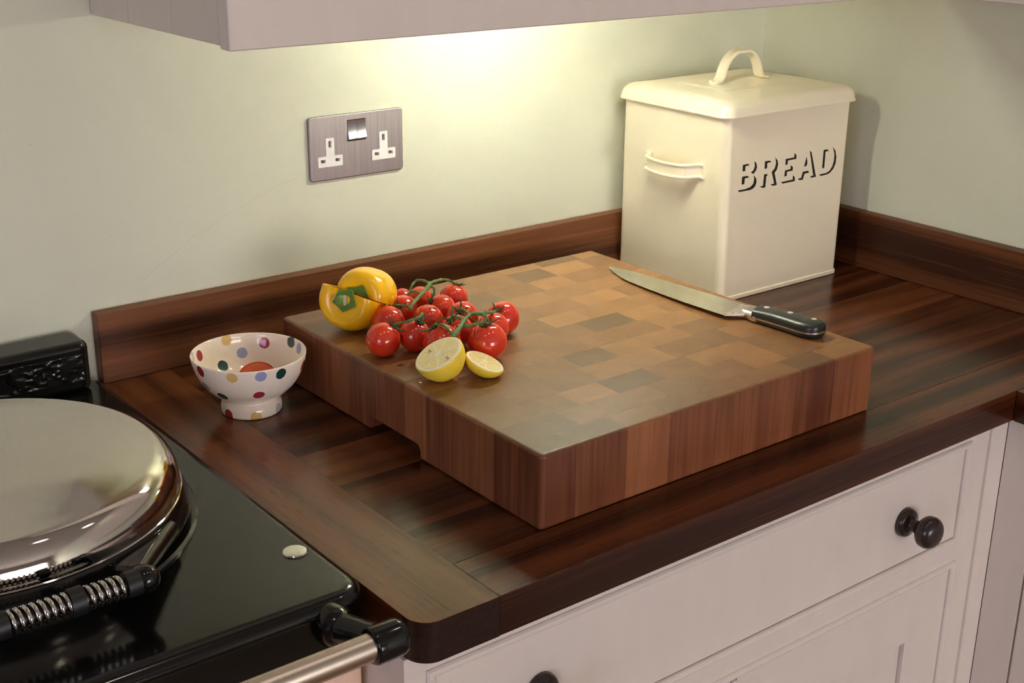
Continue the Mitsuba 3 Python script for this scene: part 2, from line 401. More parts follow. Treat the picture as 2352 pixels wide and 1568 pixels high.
def bead(x0, x1, z0, z1, y, w=0.0095):
    """A cock bead: four mitred half-round strips round an opening."""
    out = []
    prof = [(0.0, 0.001), (0.0005, -0.0015), (0.0022, -0.0034), (0.0048, -0.0042), (0.0073, -0.0034), (0.0091, -0.0015), (w, 0.001), (w, 0.02), (0.0, 0.02)]
    def strip(a, b, inward):
        # a, b: outer corners; inward: unit vector towards the opening
        a, b, inw = np.array(a, float), np.array(b, float), np.array(inward, float)
        d = (b - a) / np.linalg.norm(b - a)
        V = []
        for end, s in ((a, 1), (b, -1)):
            for u, h in prof:
                q = end + inw * u + d * s * u
                V.append([q[0], y + h, q[1]])
        return hull(V)
    out += [strip((x0, z1), (x1, z1), (0, -1)), strip((x0, z0), (x1, z0), (0, 1)), strip((x0, z0), (x0, z1), (1, 0)), strip((x1, z0), (x1, z1), (-1, 0))]
    return out
put('bead', bead(dx0, dx1, dz0, dz1, YC), 'm_cabinet', base, smooth=False)
dr_ = put('drawer', rbox(dx0 + 0.0105, dx1 - 0.0105, YC + 0.0005, YC + 0.021, dz0 + 0.0105, dz1 - 0.0105, 0.0008, 1), 'm_cabinet', base, smooth=False)
KN = [(0.0, 0.0), (0.0175, 0.0), (0.0185, 0.002), (0.0182, 0.005), (0.0165, 0.0085), (0.012, 0.011), (0.0088, 0.0135), (0.0080, 0.017), (0.0088, 0.021), (0.0125, 0.024),
      (0.0172, 0.0275), (0.0198, 0.0325), (0.0200, 0.0375), (0.0182, 0.0425), (0.0145, 0.0462), (0.0085, 0.0485), (0.0, 0.0493)]
def knob(x, z, y):
    m = lathe(smooth_path([(a, 0, b) for a, b in KN], 4)[:, [0, 2]], 48)
    m.apply_transform(trimesh.transformations.rotation_matrix(math.pi / 2, [1, 0, 0]))
    m.apply_translation([x, y, z])
    return m
for kx in (-0.4675, -1.0345):
    put('knob', knob(kx, -0.1345, YC + 0.0005), 'm_dark_wood', dr_, smooth=True)
xm = (dx0 + dx1) / 2
put('bead', bead(dx0, dx1, gz0, gz1, YC), 'm_cabinet', base, smooth=False)
put('bead', rbox(xm - 0.004, xm + 0.004, YC - 0.0035, YC + 0.02, gz0 + 0.011, gz1 - 0.011, 0.003, 2), 'm_cabinet', base, smooth=False)
for a, b in ((dx0 + 0.0105, xm - 0.0055), (xm + 0.0055, dx1 - 0.0105)):
    s = 0.078
    za, zb = gz0 + 0.0105, gz1 - 0.0115
    d = mbox(a, b, YC + 0.0005, YC + 0.021, za, zb) - mbox(a + s, b - s, YC - 0.05, YC + 0.0095, za + s, zb - s)
    dk = put('door', d, 'm_cabinet', base, smooth=False)
    put('panel', rbox(a + s + 0.0015, b - s - 0.0015, YC + 0.006, YC + 0.0095, za + s + 0.0015, zb - s - 0.0015, 0.0004, 1), 'm_cabinet', dk, smooth=False)
    put('knob', knob(b - 0.04 if b < xm else a + 0.04, zb - 0.16, YC + 0.0005), 'm_dark_wood', dk, smooth=True)
o = put('corner_post', rbox(-0.3058, -0.2722, YC - 0.0048, YC + 0.03, ZF, -TH - 0.0005, 0.0012, 1), 'm_cabinet', smooth=False)
tag(o, 'narrow beige painted corner post between the two base cabinets', 'post')
c2 = thing('base_cabinet', 'beige painted base cabinet along the right wall, at the right edge beside the corner post', 'cabinet')
XF = -0.2720
put('carcass', tbox(XF + 0.022, -0.001, -2.2, YC - 0.0050, ZF + 0.1, -TH - 0.0005), 'm_cabinet', c2, smooth=False)
fr = mbox(XF, XF + 0.0215, -2.2, YC - 0.0050, ZF + 0.1, -TH - 0.0005) - mbox(XF - 0.1, XF + 0.1, -1.35, YC - 0.055, -0.205, -0.0605) - mbox(XF - 0.1, XF + 0.1, -1.35, YC - 0.055, -0.80, -0.229)
put('face_frame', fr, 'm_cabinet', c2, smooth=False)
put('drawer', rbox(XF + 0.001, XF + 0.021, -1.349, YC - 0.057, -0.2035, -0.062, 0.003, 2), 'm_cabinet', c2, smooth=False)
put('door', rbox(XF + 0.001, XF + 0.021, -1.349, YC - 0.057, -0.798, -0.231, 0.003, 2), 'm_cabinet', c2, smooth=False)
put('plinth', tbox(XF + 0.06, XF + 0.08, -2.2, YC - 0.02, ZF, ZF + 0.1), 'm_cabinet', c2, smooth=False)

# ------------------------------------------------------------------ wall cabinets and the lamp under one
wc = thing('wall_cabinet', 'beige painted wall cabinet over the worktop with boarded side and deep pelmet', 'cabinet')
CX, CZ, CB = -1.1503, 0.4388, 0.512
put('carcass', tbox(CX + 0.0125, -0.001, -0.328, -0.0005, CB, 1.25), 'm_cabinet', wc, smooth=False)
put('pelmet', rbox(CX - 0.0005, -0.0005, -0.350, -0.3285, CZ - 0.0015, CB + 0.03, 0.0012, 1), 'm_cabinet', wc, smooth=False)
for a, b in ((-0.1085, -0.0005), (-0.2180, -0.1095), (-0.3280, -0.2190)):
    put('side_board', rbox(CX, CX + 0.012, a, b, CZ + 0.0015, 1.25, 0.0018, 1), 'm_cabinet', wc, smooth=False)
for a, b in ((CX, -0.7765), (-0.7745, -0.402), (-0.400, -0.0005)):
    put('door', rbox(a, b, -0.350, -0.3285, CB + 0.032, 1.25, 0.0015, 1), 'm_cabinet', wc, smooth=False)
wc2 = thing('wall_cabinet', 'shallow beige painted wall cabinet on the right wall, at the top right edge', 'cabinet')
put('carcass', tbox(-0.0735, -0.0005, -1.9, -0.3505, 0.455, 1.25), 'm_cabinet', wc2, smooth=False)
put('door', rbox(-0.0915, -0.0740, -1.9, -1.13, CZ, 1.25, 0.0012, 1), 'm_cabinet', wc2, smooth=False)
put('door', rbox(-0.0915, -0.0740, -1.128, -0.3515, CZ, 1.25, 0.0012, 1), 'm_cabinet', wc2, smooth=False)
LX0, LX1, LY, LZ = -0.71, -0.48, -0.287, 0.478
lamp = thing('under_cabinet_lamp', 'slim strip lamp under the wall cabinet lighting the back wall', 'lamp')
put('housing', rbox(LX0 - 0.03, LX1 + 0.03, LY - 0.022, LY + 0.022, LZ + 0.012, CB - 0.0003, 0.003, 2), 'm_lamp_housing', lamp)
for s in (LX0 - 0.02, LX1 + 0.004):
    put('end_cap', rbox(s, s + 0.016, LY - 0.010, LY + 0.010, LZ - 0.011, LZ + 0.013, 0.002, 2), 'm_lamp_housing', lamp)
put('tube', cyl([LX0, LY, LZ], [LX1, LY, LZ], 0.010, 24), 'm_lamp_housing', lamp, smooth=30, emitter={'type': 'area', 'radiance': rgb(*LAMP)})

for i, x in enumerate((-1.75, -1.0, -0.30)):
    k = thing('ceiling_downlight', 'recessed ceiling downlight over the counter, %s' % ('above the cooker', 'above the chopping board', 'above the corner cabinet')[i], 'lamp', 'ceiling downlights')
    put('trim_ring', lathe([(0.046, -0.004), (0.058, -0.004), (0.060, -0.001), (0.060, 0.0), (0.046, 0.0), (0.046, -0.004)], 32).apply_transform(frame_mat([x, -0.98, ZC - 0.0002], [1, 0, 0], [0, 1, 0], [0, 0, 1])), 'm_frame_white', k)
    V = [[x, -0.98, ZC - 0.002]] + [[x + 0.045 * math.cos(a), -0.98 + 0.045 * math.sin(a), ZC - 0.002] for a in np.linspace(0, 2 * math.pi, 25)[:-1]]
    put('lens', trimesh.Trimesh(np.array(V), np.array([[0, 1 + (j + 1) % 24, 1 + j] for j in range(24)]), process=False), 'm_frame_white', k, smooth=False, emitter={'type': 'area', 'radiance': rgb(*DOWNLIGHT)})

# ------------------------------------------------------------------ socket
so = thing('double_socket', 'brushed steel double wall socket with two rocker switches and white inserts', 'socket')
SX, SZ = -0.8767, 0.2078
put('gasket', rslab(0, 0.1445, 0, 0.0845, 0, 0.0012, 0.004, 0.0004, 4, 2).apply_transform(frame_mat([SX + 0.00075, -0.0003, SZ + 0.00075], [1, 0, 0], [0, 0, 1], [0, -1, 0])), 'm_slot', so)
plate = to_man(rslab(0, 0.146, 0, 0.086, 0.0012, 0.005, 0.0045, 0.0014, 5, 3))
sw = mbox(0.0582, 0.0868, 0.0490, 0.0774, -0.01, 0.02)
def outlet(cx, cz):
    """The T-shaped white insert of a three-pin outlet, in plate coordinates."""
    up = sbox(cx - 0.0066, cz - 0.001, cx + 0.0066, cz + 0.0267)
    lo = sbox(cx - 0.0190, cz - 0.0117, cx + 0.0190, cz + 0.0028)
    T_ = up.union(lo).buffer(-0.0015).buffer(0.0015).buffer(0.0012).buffer(-0.0012)
    holes = [sbox(cx - 0.0022, cz + 0.0139, cx + 0.0022, cz + 0.0227), sbox(cx - 0.0146, cz - 0.0058, cx - 0.0076, cz - 0.0014), sbox(cx + 0.0076, cz - 0.0058, cx + 0.0146, cz - 0.0014)]
    return T_, holes
PO = frame_mat([SX, -0.0003, SZ], [1, 0, 0], [0, 0, 1], [0, -1, 0])
outs = [outlet(0.0305, 0.0300), outlet(0.1142, 0.0302)]
cutters = [sw] + [to_man(extrude(o_[0], 0.03)).translate([0, 0, -0.01]) for o_ in outs]
for c_ in cutters:
    plate = plate - c_
put('plate', tm(plate).apply_transform(PO), 'm_brushed', so)
for T_, holes in outs:
    q = T_.buffer(-0.0001)
    for h in holes:
        q = q.difference(h)
    e = extrude(q, 0.0046); e.apply_translation([0, 0, 0.0011])
    k = put('insert', e.apply_transform(PO), 'm_white_plastic', so, smooth=False)
    back = extrude(T_.buffer(-0.0002), 0.0008)
    put('shutter', back.apply_transform(PO), 'm_slot', k, smooth=False)
put('switch_well', rbox(0.0583, 0.0867, 0.0491, 0.0773, 0.0003, 0.0015, 0.0003, 1).apply_transform(PO), 'm_slot', so, smooth=False)
for a, b in ((0.0586, 0.07235), (0.07265, 0.0864)):
    prof_ = Polygon([(0.0768, 0.0015), (0.0768, 0.0058), (0.0745, 0.0056), (0.0700, 0.0053), (0.0640, 0.0056), (0.0590, 0.0066), (0.0545, 0.0083), (0.0526, 0.0092), (0.0514, 0.0090), (0.0509, 0.0080), (0.0507, 0.0015)])
    e = extrude(prof_, b - a)
    e.apply_transform(frame_mat([a, 0, 0], [0, 1, 0], [0, 0, 1], [1, 0, 0]))
    put('rocker', e.apply_transform(PO), 'm_rocker', so, smooth=35)

# ------------------------------------------------------------------ bread bin
bb = thing('bread_bin', 'tall cream enamel bread bin with lid and black BREAD lettering in the corner', 'bread bin')
BX, BY, BR = -0.2058, -0.1375, -0.0064
W0, D0, W1, D1, BH = 0.2663, 0.2259, 0.2753, 0.2172, 0.2720
W1, D1 = 0.2745, 0.2200
BM = trimesh.transformations.rotation_matrix(BR, [0, 0, 1]); BM[:3, 3] = [BX, BY, 0.0003]
def ring(w, d, r, z, n=8):
    P = []
    for cx, cy, a0 in ((w / 2 - r, d / 2 - r, 0), (-w / 2 + r, d / 2 - r, 90), (-w / 2 + r, -d / 2 + r, 180), (w / 2 - r, -d / 2 + r, 270)):
        for a in np.radians(np.linspace(a0, a0 + 90, n + 1)):
            P.append([cx + r * math.cos(a), cy + r * math.sin(a), z])
    return P
def loft(rings, cap0=True, cap1=True):
    n = len(rings[0]); V = np.concatenate([np.asarray(r, float) for r in rings]); F = []
    for i in range(len(rings) - 1):
        for k in range(n):
            a, b = i * n + k, i * n + (k + 1) % n
            F += [[a, b, b + n], [a, b + n, a + n]]
    V = V.tolist()
    for on, i, s in ((cap0, 0, 1), (cap1, len(rings) - 1, -1)):
        if on:
            V.append(np.mean(rings[i], axis=0).tolist()); c = len(V) - 1
            for k in range(n):
                a, b = i * n + k, i * n + (k + 1) % n
                F.append([c, b, a] if s == 1 else [c, a, b])
    return trimesh.Trimesh(np.array(V), np.array(F), process=False)
RB = 0.013
wd = lambda z: (W0 + (W1 - W0) * z / BH, D0 + (D1 - D0) * z / BH)
zs = [0.006, BH]
put('body', loft([ring(*wd(z), RB, z) for z in (0.004, 0.02, 0.1, 0.2, BH)]).apply_transform(BM), 'm_cream', bb)
put('base_rim', loft([ring(W0 + a, D0 + a, RB, z) for a, z in ((0.001, 0.0), (0.003, 0.0008), (0.0034, 0.0035), (0.003, 0.0062), (0.0008, 0.0072), (0.0, 0.0072))]).apply_transform(BM), 'm_cream', bb)
lw, ld = 0.2860, 0.2300
lip = [(-0.004, 0.2735), (0.0000, 0.2722), (0.0025, 0.2732), (0.0026, 0.2752), (0.0014, 0.2772), (0.0008, 0.282), (-0.0015, 0.2880), (-0.006, 0.2930), (-0.013, 0.2962), (-0.022, 0.2972), (-0.060, 0.2980),
       (-0.0615, 0.2984), (-0.064, 0.2997), (-0.067, 0.3003), (-0.075, 0.3004)]
lid_key = put('lid', loft([ring(lw + 2 * a if a > -0.02 else lw + 2 * a * 1.0, ld + 2 * a, max(0.018 + a * 0.5, 0.004), z) for a, z in lip]).apply_transform(BM), 'm_cream', bb)

def strap(path, width_dir, w=0.018):
    """A pressed strap handle: a thin band with two raised ribs swept along a path."""
    P = smooth_path(path, 6)
    wdv = np.array(width_dir, float)
    tt = np.gradient(P, axis=0); tt /= np.linalg.norm(tt, axis=1)[:, None]
    sec = [(-w / 2, 0), (-w / 2, 0.0030), (-w / 2 + 0.0012, 0.0042), (-w / 2 + 0.0030, 0.0042), (-w / 2 + 0.0046, 0.0012), (0, 0.0012), (w / 2 - 0.0046, 0.0012), (w / 2 - 0.0030, 0.0042), (w / 2 - 0.0012, 0.0042), (w / 2, 0.0030), (w / 2, 0), (0, -0.0003)]
    R = []
    for p, q in zip(P, tt):
        nn = np.cross(q, wdv); nn /= np.linalg.norm(nn)
        R.append([p + wdv * a + nn * b for a, b in sec])
    return loft(R)
top = 0.3004
arch = [(-0.0560, 0, top + 0.0004), (-0.0475, 0, top + 0.0010), (-0.0415, 0, top + 0.0060), (-0.0360, 0, top + 0.020), (-0.026, 0, top + 0.0345), (-0.010, 0, top + 0.0425), (0.010, 0, top + 0.0425), (0.026, 0, top + 0.0345), (0.0360, 0, top + 0.020), (0.0415, 0, top + 0.0060), (0.0475, 0, top + 0.0010), (0.0560, 0, top + 0.0004)]
put('handle', strap(arch, (0, 1, 0)).apply_transform(BM), 'm_cream', lid_key, smooth=40)
for s in (-1, 1):
    xw = s * (wd(0.190)[0] / 2)
    side = [(xw + s * 0.0002, -0.060 * s, 0.190), (xw + s * 0.0010, -0.050 * s, 0.190), (xw + s * 0.008, -0.046 * s, 0.190), (xw + s * 0.020, -0.039 * s, 0.189), (xw + s * 0.026, -0.020 * s, 0.1885), (xw + s * 0.0275, 0, 0.188),
            (xw + s * 0.026, 0.020 * s, 0.1885), (xw + s * 0.020, 0.039 * s, 0.189), (xw + s * 0.008, 0.046 * s, 0.190), (xw + s * 0.0010, 0.050 * s, 0.190), (xw + s * 0.0002, 0.060 * s, 0.190)]
    side = [(x, y - 0.010, z) for x, y, z in side]
    put('side_handle', strap(side, (0, 0, 1), 0.022).apply_transform(BM), 'm_cream', bb, smooth=40)
LET = {
"B": [[[-100.7, 202.9], [-90.3, 203.4], [-86.6, 200.9], [-95.3, 200.3], [-95.2, 193.3], [-100.5, 193.4]], [[-77.0, 205.6], [-72.6, 202.2], [-70.4, 197.0], [-71.7, 191.9], [-77.1, 186.6], [-82.7, 189.6], [-77.6, 192.2], [-75.1, 197.6], [-75.9, 202.6]], [[-100.6, 185.6], [-89.9, 185.6], [-85.6, 182.6], [-94.9, 182.6], [-95.4, 174.1], [-100.9, 174.2]], [[-76.0, 184.6], [-70.6, 179.0], [-69.4, 173.1], [-71.9, 167.6], [-77.5, 164.3], [-84.5, 163.6], [-104.4, 163.7], [-108.3, 166.4], [-91.8, 166.4], [-81.4, 168.1], [-75.9, 172.3], [-74.7, 178.7]]],
"R": [[[-53.9, 202.2], [-44.1, 202.5], [-40.0, 199.7], [-48.6, 199.4], [-48.8, 191.4], [-53.8, 191.2]], [[-31.8, 205.2], [-26.5, 200.2], [-24.7, 194.2], [-26.9, 186.6], [-31.4, 182.3], [-24.5, 163.5], [-33.8, 163.1], [-38.0, 166.0], [-30.4, 166.2], [-37.6, 184.6], [-31.5, 189.6], [-29.2, 196.8]], [[-54.0, 183.0], [-47.7, 183.0], [-46.6, 180.4], [-49.0, 179.9], [-49.5, 163.3], [-56.3, 163.2], [-61.3, 166.0], [-54.5, 166.1]]],
"E": [[[10.5, 206.5], [14.5, 203.5], [14.9, 197.6], [-3.4, 197.4], [-4.0, 191.6], [-8.5, 191.3], [-8.6, 200.1], [9.9, 200.5]], [[4.0, 189.3], [8.7, 185.8], [8.6, 180.8], [-3.7, 180.4], [-3.9, 174.0], [-8.9, 174.1], [-8.5, 183.0], [3.7, 183.5]], [[10.3, 173.0], [15.1, 169.4], [14.9, 163.9], [-11.5, 163.6], [-15.4, 166.3], [10.4, 166.8]]],
"A": [[[38.3, 197.7], [41.1, 188.9], [39.5, 183.6], [34.1, 183.4]], [[44.6, 206.2], [48.7, 203.6], [63.4, 164.3], [53.8, 163.8], [49.9, 166.4], [57.0, 166.9]], [[32.2, 175.8], [44.5, 175.9], [46.2, 172.6], [36.3, 172.4], [33.5, 163.7], [26.0, 163.7], [21.9, 166.4], [29.4, 166.7]]],
"D": [[[76.7, 203.7], [85.1, 203.5], [89.0, 200.8], [81.3, 200.6], [81.3, 175.5], [76.5, 175.5]], [[98.1, 205.7], [104.5, 199.1], [108.1, 189.2], [107.5, 179.8], [103.3, 171.7], [96.1, 166.1], [89.1, 164.4], [74.3, 164.0], [70.4, 166.6], [86.9, 166.9], [94.4, 169.4], [100.2, 175.5], [103.1, 183.8], [102.9, 194.2]]],
}
tilt = math.atan2((D0 - D1) / 2, BH)
FM = BM @ frame_mat([0, -D0 / 2 - 0.00008, 0], [1, 0, 0], [0, math.sin(tilt), math.cos(tilt)], [0, -math.cos(tilt), math.sin(tilt)])
ms = []
for L in 'BREAD':
    for poly in LET[L]:
        e = extrude(Polygon(np.array(poly) / 1000).buffer(0), 0.00018)
        ms.append(e)
    k = put('lettering', trimesh.util.concatenate(ms).apply_transform(FM), 'm_print', bb, smooth=False)
    ms = []
    labels[k] = {'label': 'black shadow letter ' + L}

# ------------------------------------------------------------------ chopping board
cb = thing('chopping_board', 'thick end grain chopping board of brown wooden blocks with a finger notch, on the worktop', 'chopping board')
OX, OY, BW, HB = -0.9975, -0.6385, 0.5055, 0.081
bs = rslab(OX, OX + BW, OY, OY + BW, 0.0003, HB, 0.006, 0.004, 4, 4)
solid = to_man(bs)
notch = to_man(extrude(Polygon([(0.2045, -0.01), (0.2045, 0.0105), (0.2058, 0.0140), (0.2090, 0.0168), (0.2135, 0.0180), (0.3090, 0.0180), (0.3105, 0.0165), (0.3105, -0.01)]), 0.022))
notch = m3.Manifold(m3.Mesh(np.asarray(tm(notch).apply_transform(frame_mat([OX - 0.001, OY, 0], [0, 1, 0], [0, 0, 1], [1, 0, 0])).vertices, np.float32), np.asarray(tm(notch).faces, np.uint32)))
solid = solid - notch
rows = [0, 0.0350, 0.0735, 0.1120, 0.1545, 0.1930, 0.2340, 0.2730, 0.3130, 0.3520, 0.3950, 0.4370, 0.4790, BW]
known = {0: [(0.0, 0.044, .22), (0.044, 0.111, .26), (0.111, 0.171, .72), (0.171, 0.240, .40), (0.240, 0.305, .48), (0.305, 0.3747, .45), (0.3747, 0.432, .18), (0.432, BW, .62)],
         1: [(0.0, 0.0780, .18), (0.0780, 0.138, .55), (0.138, 0.205, .52), (0.205, 0.270, .40), (0.270, 0.339, .48), (0.339, 0.393, .72), (0.393, 0.452, .36), (0.452, BW, .58)],
         2: [(0.0, 0.052, .45), (0.052, 0.1110, .42), (0.1110, 0.1670, .78), (0.1670, 0.2355, .14), (0.2355, 0.300, .46), (0.300, 0.393, .66), (0.393, 0.455, .34), (0.455, BW, .6)],
         3: [(0.0, 0.060, .42), (0.060, 0.120, .46), (0.120, 0.176, .44), (0.176, 0.230, .62), (0.230, 0.292, .66), (0.292, 0.3510, .40), (0.3510, 0.3990, .28), (0.3990, 0.450, .54), (0.450, BW, .45)],
         4: [(0.0, 0.055, .38), (0.055, 0.118, .44), (0.118, 0.186, .50), (0.186, 0.2415, .12), (0.2415, 0.300, .68), (0.300, 0.362, .58), (0.362, 0.420, .38), (0.420, BW, .55)],
         6: [(0.0, 0.062, .3), (0.062, 0.120, .5), (0.120, 0.170, .42), (0.170, 0.222, .52), (0.222, 0.2750, .40), (0.2750, 0.3440, .10), (0.3440, 0.400, .78), (0.400, 0.455, .60), (0.455, BW, .5)],
         7: [(0.0, 0.050, .4), (0.050, 0.115, .5), (0.115, 0.180, .44), (0.180, 0.2465, .34), (0.2465, 0.305, .80), (0.305, 0.362, .66), (0.362, 0.425, .62), (0.425, BW, .5)],
         8: [(0.0, 0.064, .4), (0.064, 0.130, .5), (0.130, 0.195, .44), (0.195, 0.262, .46), (0.262, 0.3310, .52), (0.3310, 0.4035, .80), (0.4035, 0.460, .45), (0.460, BW, .55)],
         10: [(0.0, 0.055, .4), (0.055, 0.120, .48), (0.120, 0.190, .4), (0.190, 0.262, .20), (0.262, 0.330, .46), (0.330, 0.388, .76), (0.388, 0.450, .45), (0.450, BW, .48)],
         11: [(0.0, 0.060, .4), (0.060, 0.128, .5), (0.128, 0.200, .44), (0.200, 0.265, .50), (0.265, 0.3280, .52), (0.3280, 0.3860, .14), (0.3860, 0.4540, .84), (0.4540, BW, .42)],
         12: [(0.0, 0.060, .2), (0.060, 0.130, .5), (0.130, 0.200, .5), (0.200, 0.270, .46), (0.270, 0.330, .56), (0.330, 0.3940, .70), (0.3940, 0.4640, .16), (0.4640, BW, .74)]}
for i in range(len(rows) - 1):
    if i in known:
        cells = known[i]
    else:
        cells, x = [], 0.0
        while x < BW - 0.001:
            w = rng.uniform(0.052, 0.072)
            e = x + w
            if BW - e < 0.04:
                e = BW
            cells.append((x, e, rng.choice([.3, .4, .46, .5, .54, .6, .7])))
            x = e
    for a, b, tone in cells:
        g = 0.00006
        dz = rng.uniform(0, 0.00012)
        cell = mbox(OX + (a + g if a > 0 else -0.01), OX + (b - g if b < BW else BW + 0.01), OY + (rows[i] + g if i else -0.01), OY + (rows[i + 1] - g if i + 1 < len(rows) - 1 else BW + 0.01), -0.01, HB - dz + 0.00012)
        put('block', solid ^ cell, 'm_block', cb, smooth=False, uv=(rng.random(), tone))

# ------------------------------------------------------------------ chef's knife
kn = thing('chef_knife', 'long chef knife with riveted black handle lying on the chopping board', 'knife')
def zc(y):
    """Height of the blade's middle plane: the tip rests on the board, the handle holds the heel up."""
    return HB + 0.0011 + (0.0076 - 0.0011) * (-0.2189 - y) / (0.585 - 0.2189)
spine = np.array([(-0.5342, -0.2189), (-0.5255, -0.2337), (-0.5216, -0.2715), (-0.5190, -0.3083), (-0.5176, -0.3457), (-0.5158, -0.3891), (-0.5148, -0.4476)])
edge = np.array([(-0.5343, -0.2190), (-0.5473, -0.2479), (-0.5553, -0.2730), (-0.5600, -0.3100), (-0.5622, -0.3400), (-0.5653, -0.4071), (-0.5646, -0.4650)])
def resample(P, n):
    P3 = smooth_path(np.c_[P, 0 * P[:, 0]], 12)[:, :2]
    d = np.r_[0, np.cumsum(np.linalg.norm(np.diff(P3, axis=0), axis=1))]
    s = np.linspace(0, d[-1], n)
    return np.c_[np.interp(s, d, P3[:, 0]), np.interp(s, d, P3[:, 1])]
sp, ed = resample(spine, 40), resample(edge, 40)
R = []
for a, b in zip(sp, ed):
    ta, tb = 0.0011, 0.00012
    R.append([(a[0], a[1], zc(a[1]) + ta), (a[0], a[1], zc(a[1]) - ta), (b[0], b[1], zc(b[1]) - tb), (b[0], b[1], zc(b[1]) + tb)])
put('blade', loft(R), 'm_blade', kn, smooth=20)
zb = zc(-0.47)
bol = msphere_hull([((-0.5640, -0.4650, zb), 0.0011), ((-0.5150, -0.4478, zb), 0.0012), ((-0.5240, -0.4700, zb), 0.0052), ((-0.5430, -0.4770, zb), 0.0045)], 16)
col = msphere_hull([((-0.5215, -0.4680, zb), 0.0060), ((-0.5385, -0.4740, zb), 0.0062), ((-0.5230, -0.4890, zb + 0.0005), 0.0068), ((-0.5395, -0.4950, zb + 0.0005), 0.0070)], 24)
put('bolster', bol + col, 'm_bolster', kn, smooth=35)
near_ = [(-0.5465, -0.4920), (-0.5448, -0.5040), (-0.5438, -0.5237), (-0.5432, -0.5450), (-0.5432, -0.5600), (-0.5418, -0.5700), (-0.5370, -0.5790), (-0.5300, -0.5830)]
far_ = [(-0.5150, -0.4830), (-0.5130, -0.5000), (-0.5115, -0.5161), (-0.5093, -0.5350), (-0.5080, -0.5480), (-0.5070, -0.5640), (-0.5100, -0.5770), (-0.5180, -0.5830)]
na, fa = resample(np.array(near_), 26), resample(np.array(far_), 26)
R = []
for i, (a, b) in enumerate(zip(na, fa)):
    c = (a + b) / 2; h = (b - a) / 2
    s = i / 25
    th = 0.0086 + 0.0014 * math.sin(s * math.pi) + (0.0006 if s > 0.7 else 0)
    th *= 1.0 if s < 0.9 else math.sqrt(max(1 - ((s - 0.9) / 0.115) ** 2, 0.02))
    z = zc(c[1]) + 0.0022
    ringp = []
    for k in range(28):
        t_ = 2 * math.pi * k / 28
        cx = math.copysign(abs(math.cos(t_)) ** 0.55, math.cos(t_)); sz = math.copysign(abs(math.sin(t_)) ** 0.7, math.sin(t_))
        q = c + h * cx
        ringp.append((q[0], q[1], max(z + th * sz, HB + 0.0003)))
    R.append(ringp)
hm = loft(R)
hman = to_man(trimesh.Trimesh(hm.vertices, hm.faces[:, ::1], process=True))
if hman.volume() < 0:
    hm.invert(); hman = to_man(hm)
zt = zc(-0.53) + 0.0005
slope = -(0.0076 - 0.0011) / (0.585 - 0.2189)
nrm = np.array([0, -slope, 1.0]); nrm /= np.linalg.norm(nrm)
off = nrm @ np.array([0, -0.53, zt])
def above(man, o_): return man.trim_by_plane(nrm.tolist(), float(o_))
def below(man, o_): return man.trim_by_plane((-nrm).tolist(), float(-o_))
put('handle_scale', above(hman, off + 0.0011), 'm_handle', kn, smooth=40)
put('handle_scale', below(hman, off - 0.0011), 'm_handle', kn, smooth=40)
cz = hman.bounding_box()
big = hman.translate([-(cz[0] + cz[3]) / 2, -(cz[1] + cz[4]) / 2, 0]).scale([1.016, 1.004, 1]).translate([(cz[0] + cz[3]) / 2, (cz[1] + cz[4]) / 2, 0])
put('tang', below(above(big, off - 0.00105), off + 0.00105), 'm_bolster', kn, smooth=40)
for x, y in ((-0.5260, -0.4985), (-0.5215, -0.5318), (-0.5185, -0.5655)):
    dsk = lathe([(0, -0.0012), (0.0037, -0.0012), (0.0037, 0.0002), (0.0033, 0.0006), (0, 0.0008)], 24)
    zt_ = max(v[2] for v in hm.vertices if abs(v[0] - x) < 0.006 and abs(v[1] - y) < 0.006)
    dsk.apply_transform(frame_mat([x, y, zt_ - 0.0004], [1, 0, 0], [0, 1, 0], [0, 0, 1]))
    put('rivet', dsk, 'm_rivet', kn)

# ------------------------------------------------------------------ bowl with a tomato half
BC = np.array([-1.0767, -0.1980, 0.0])
Rr, Hh = 0.0667, 0.0720
outp = [(0.0, 0.0012), (0.030, 0.0012), (0.0325, 0.0), (0.0345, 0.0006), (0.0353, 0.0045), (0.0353, 0.0090), (0.0342, 0.0125), (0.0315, 0.0160), (0.0303, 0.0185), (0.0325, 0.0202), (0.0385, 0.0228), (0.0475, 0.0300), (0.0560, 0.0405), (0.0622, 0.0535), (0.0655, 0.0650), (0.0666, 0.0712)]
inp = [(0.0660, 0.0722), (0.0648, 0.0718), (0.0635, 0.0650), (0.0598, 0.0535), (0.0535, 0.0410), (0.0445, 0.0310), (0.0330, 0.0245), (0.018, 0.0222), (0.0, 0.0218)]
SPO = [("red", -0.0653, -0.0084, 0.0651), ("yel", -0.0456, -0.0474, 0.0650), ("blu", -0.0176, -0.0634, 0.0651), ("grn", 0.0070, -0.0651, 0.0632), ("red", 0.0464, -0.0444, 0.0582), ("blu", -0.0581, -0.0043, 0.0436),
       ("grn", -0.0466, -0.0222, 0.0347), ("mar", -0.0160, -0.0525, 0.0385), ("gry", 0.0254, -0.0415, 0.0317), ("red", -0.0342, -0.0082, 0.0040), ("yel", -0.0117, -0.0332, 0.0042), ("gry", 0.0198, -0.0292, 0.0058),
       ("mar", -0.058, 0.032, 0.0610), ("grn", -0.030, 0.058, 0.0640), ("yel", 0.012, 0.0635, 0.0600), ("blu", 0.052, 0.036, 0.0610), ("yel", 0.064, -0.006, 0.0600), ("red", 0.036, 0.030, 0.036)]
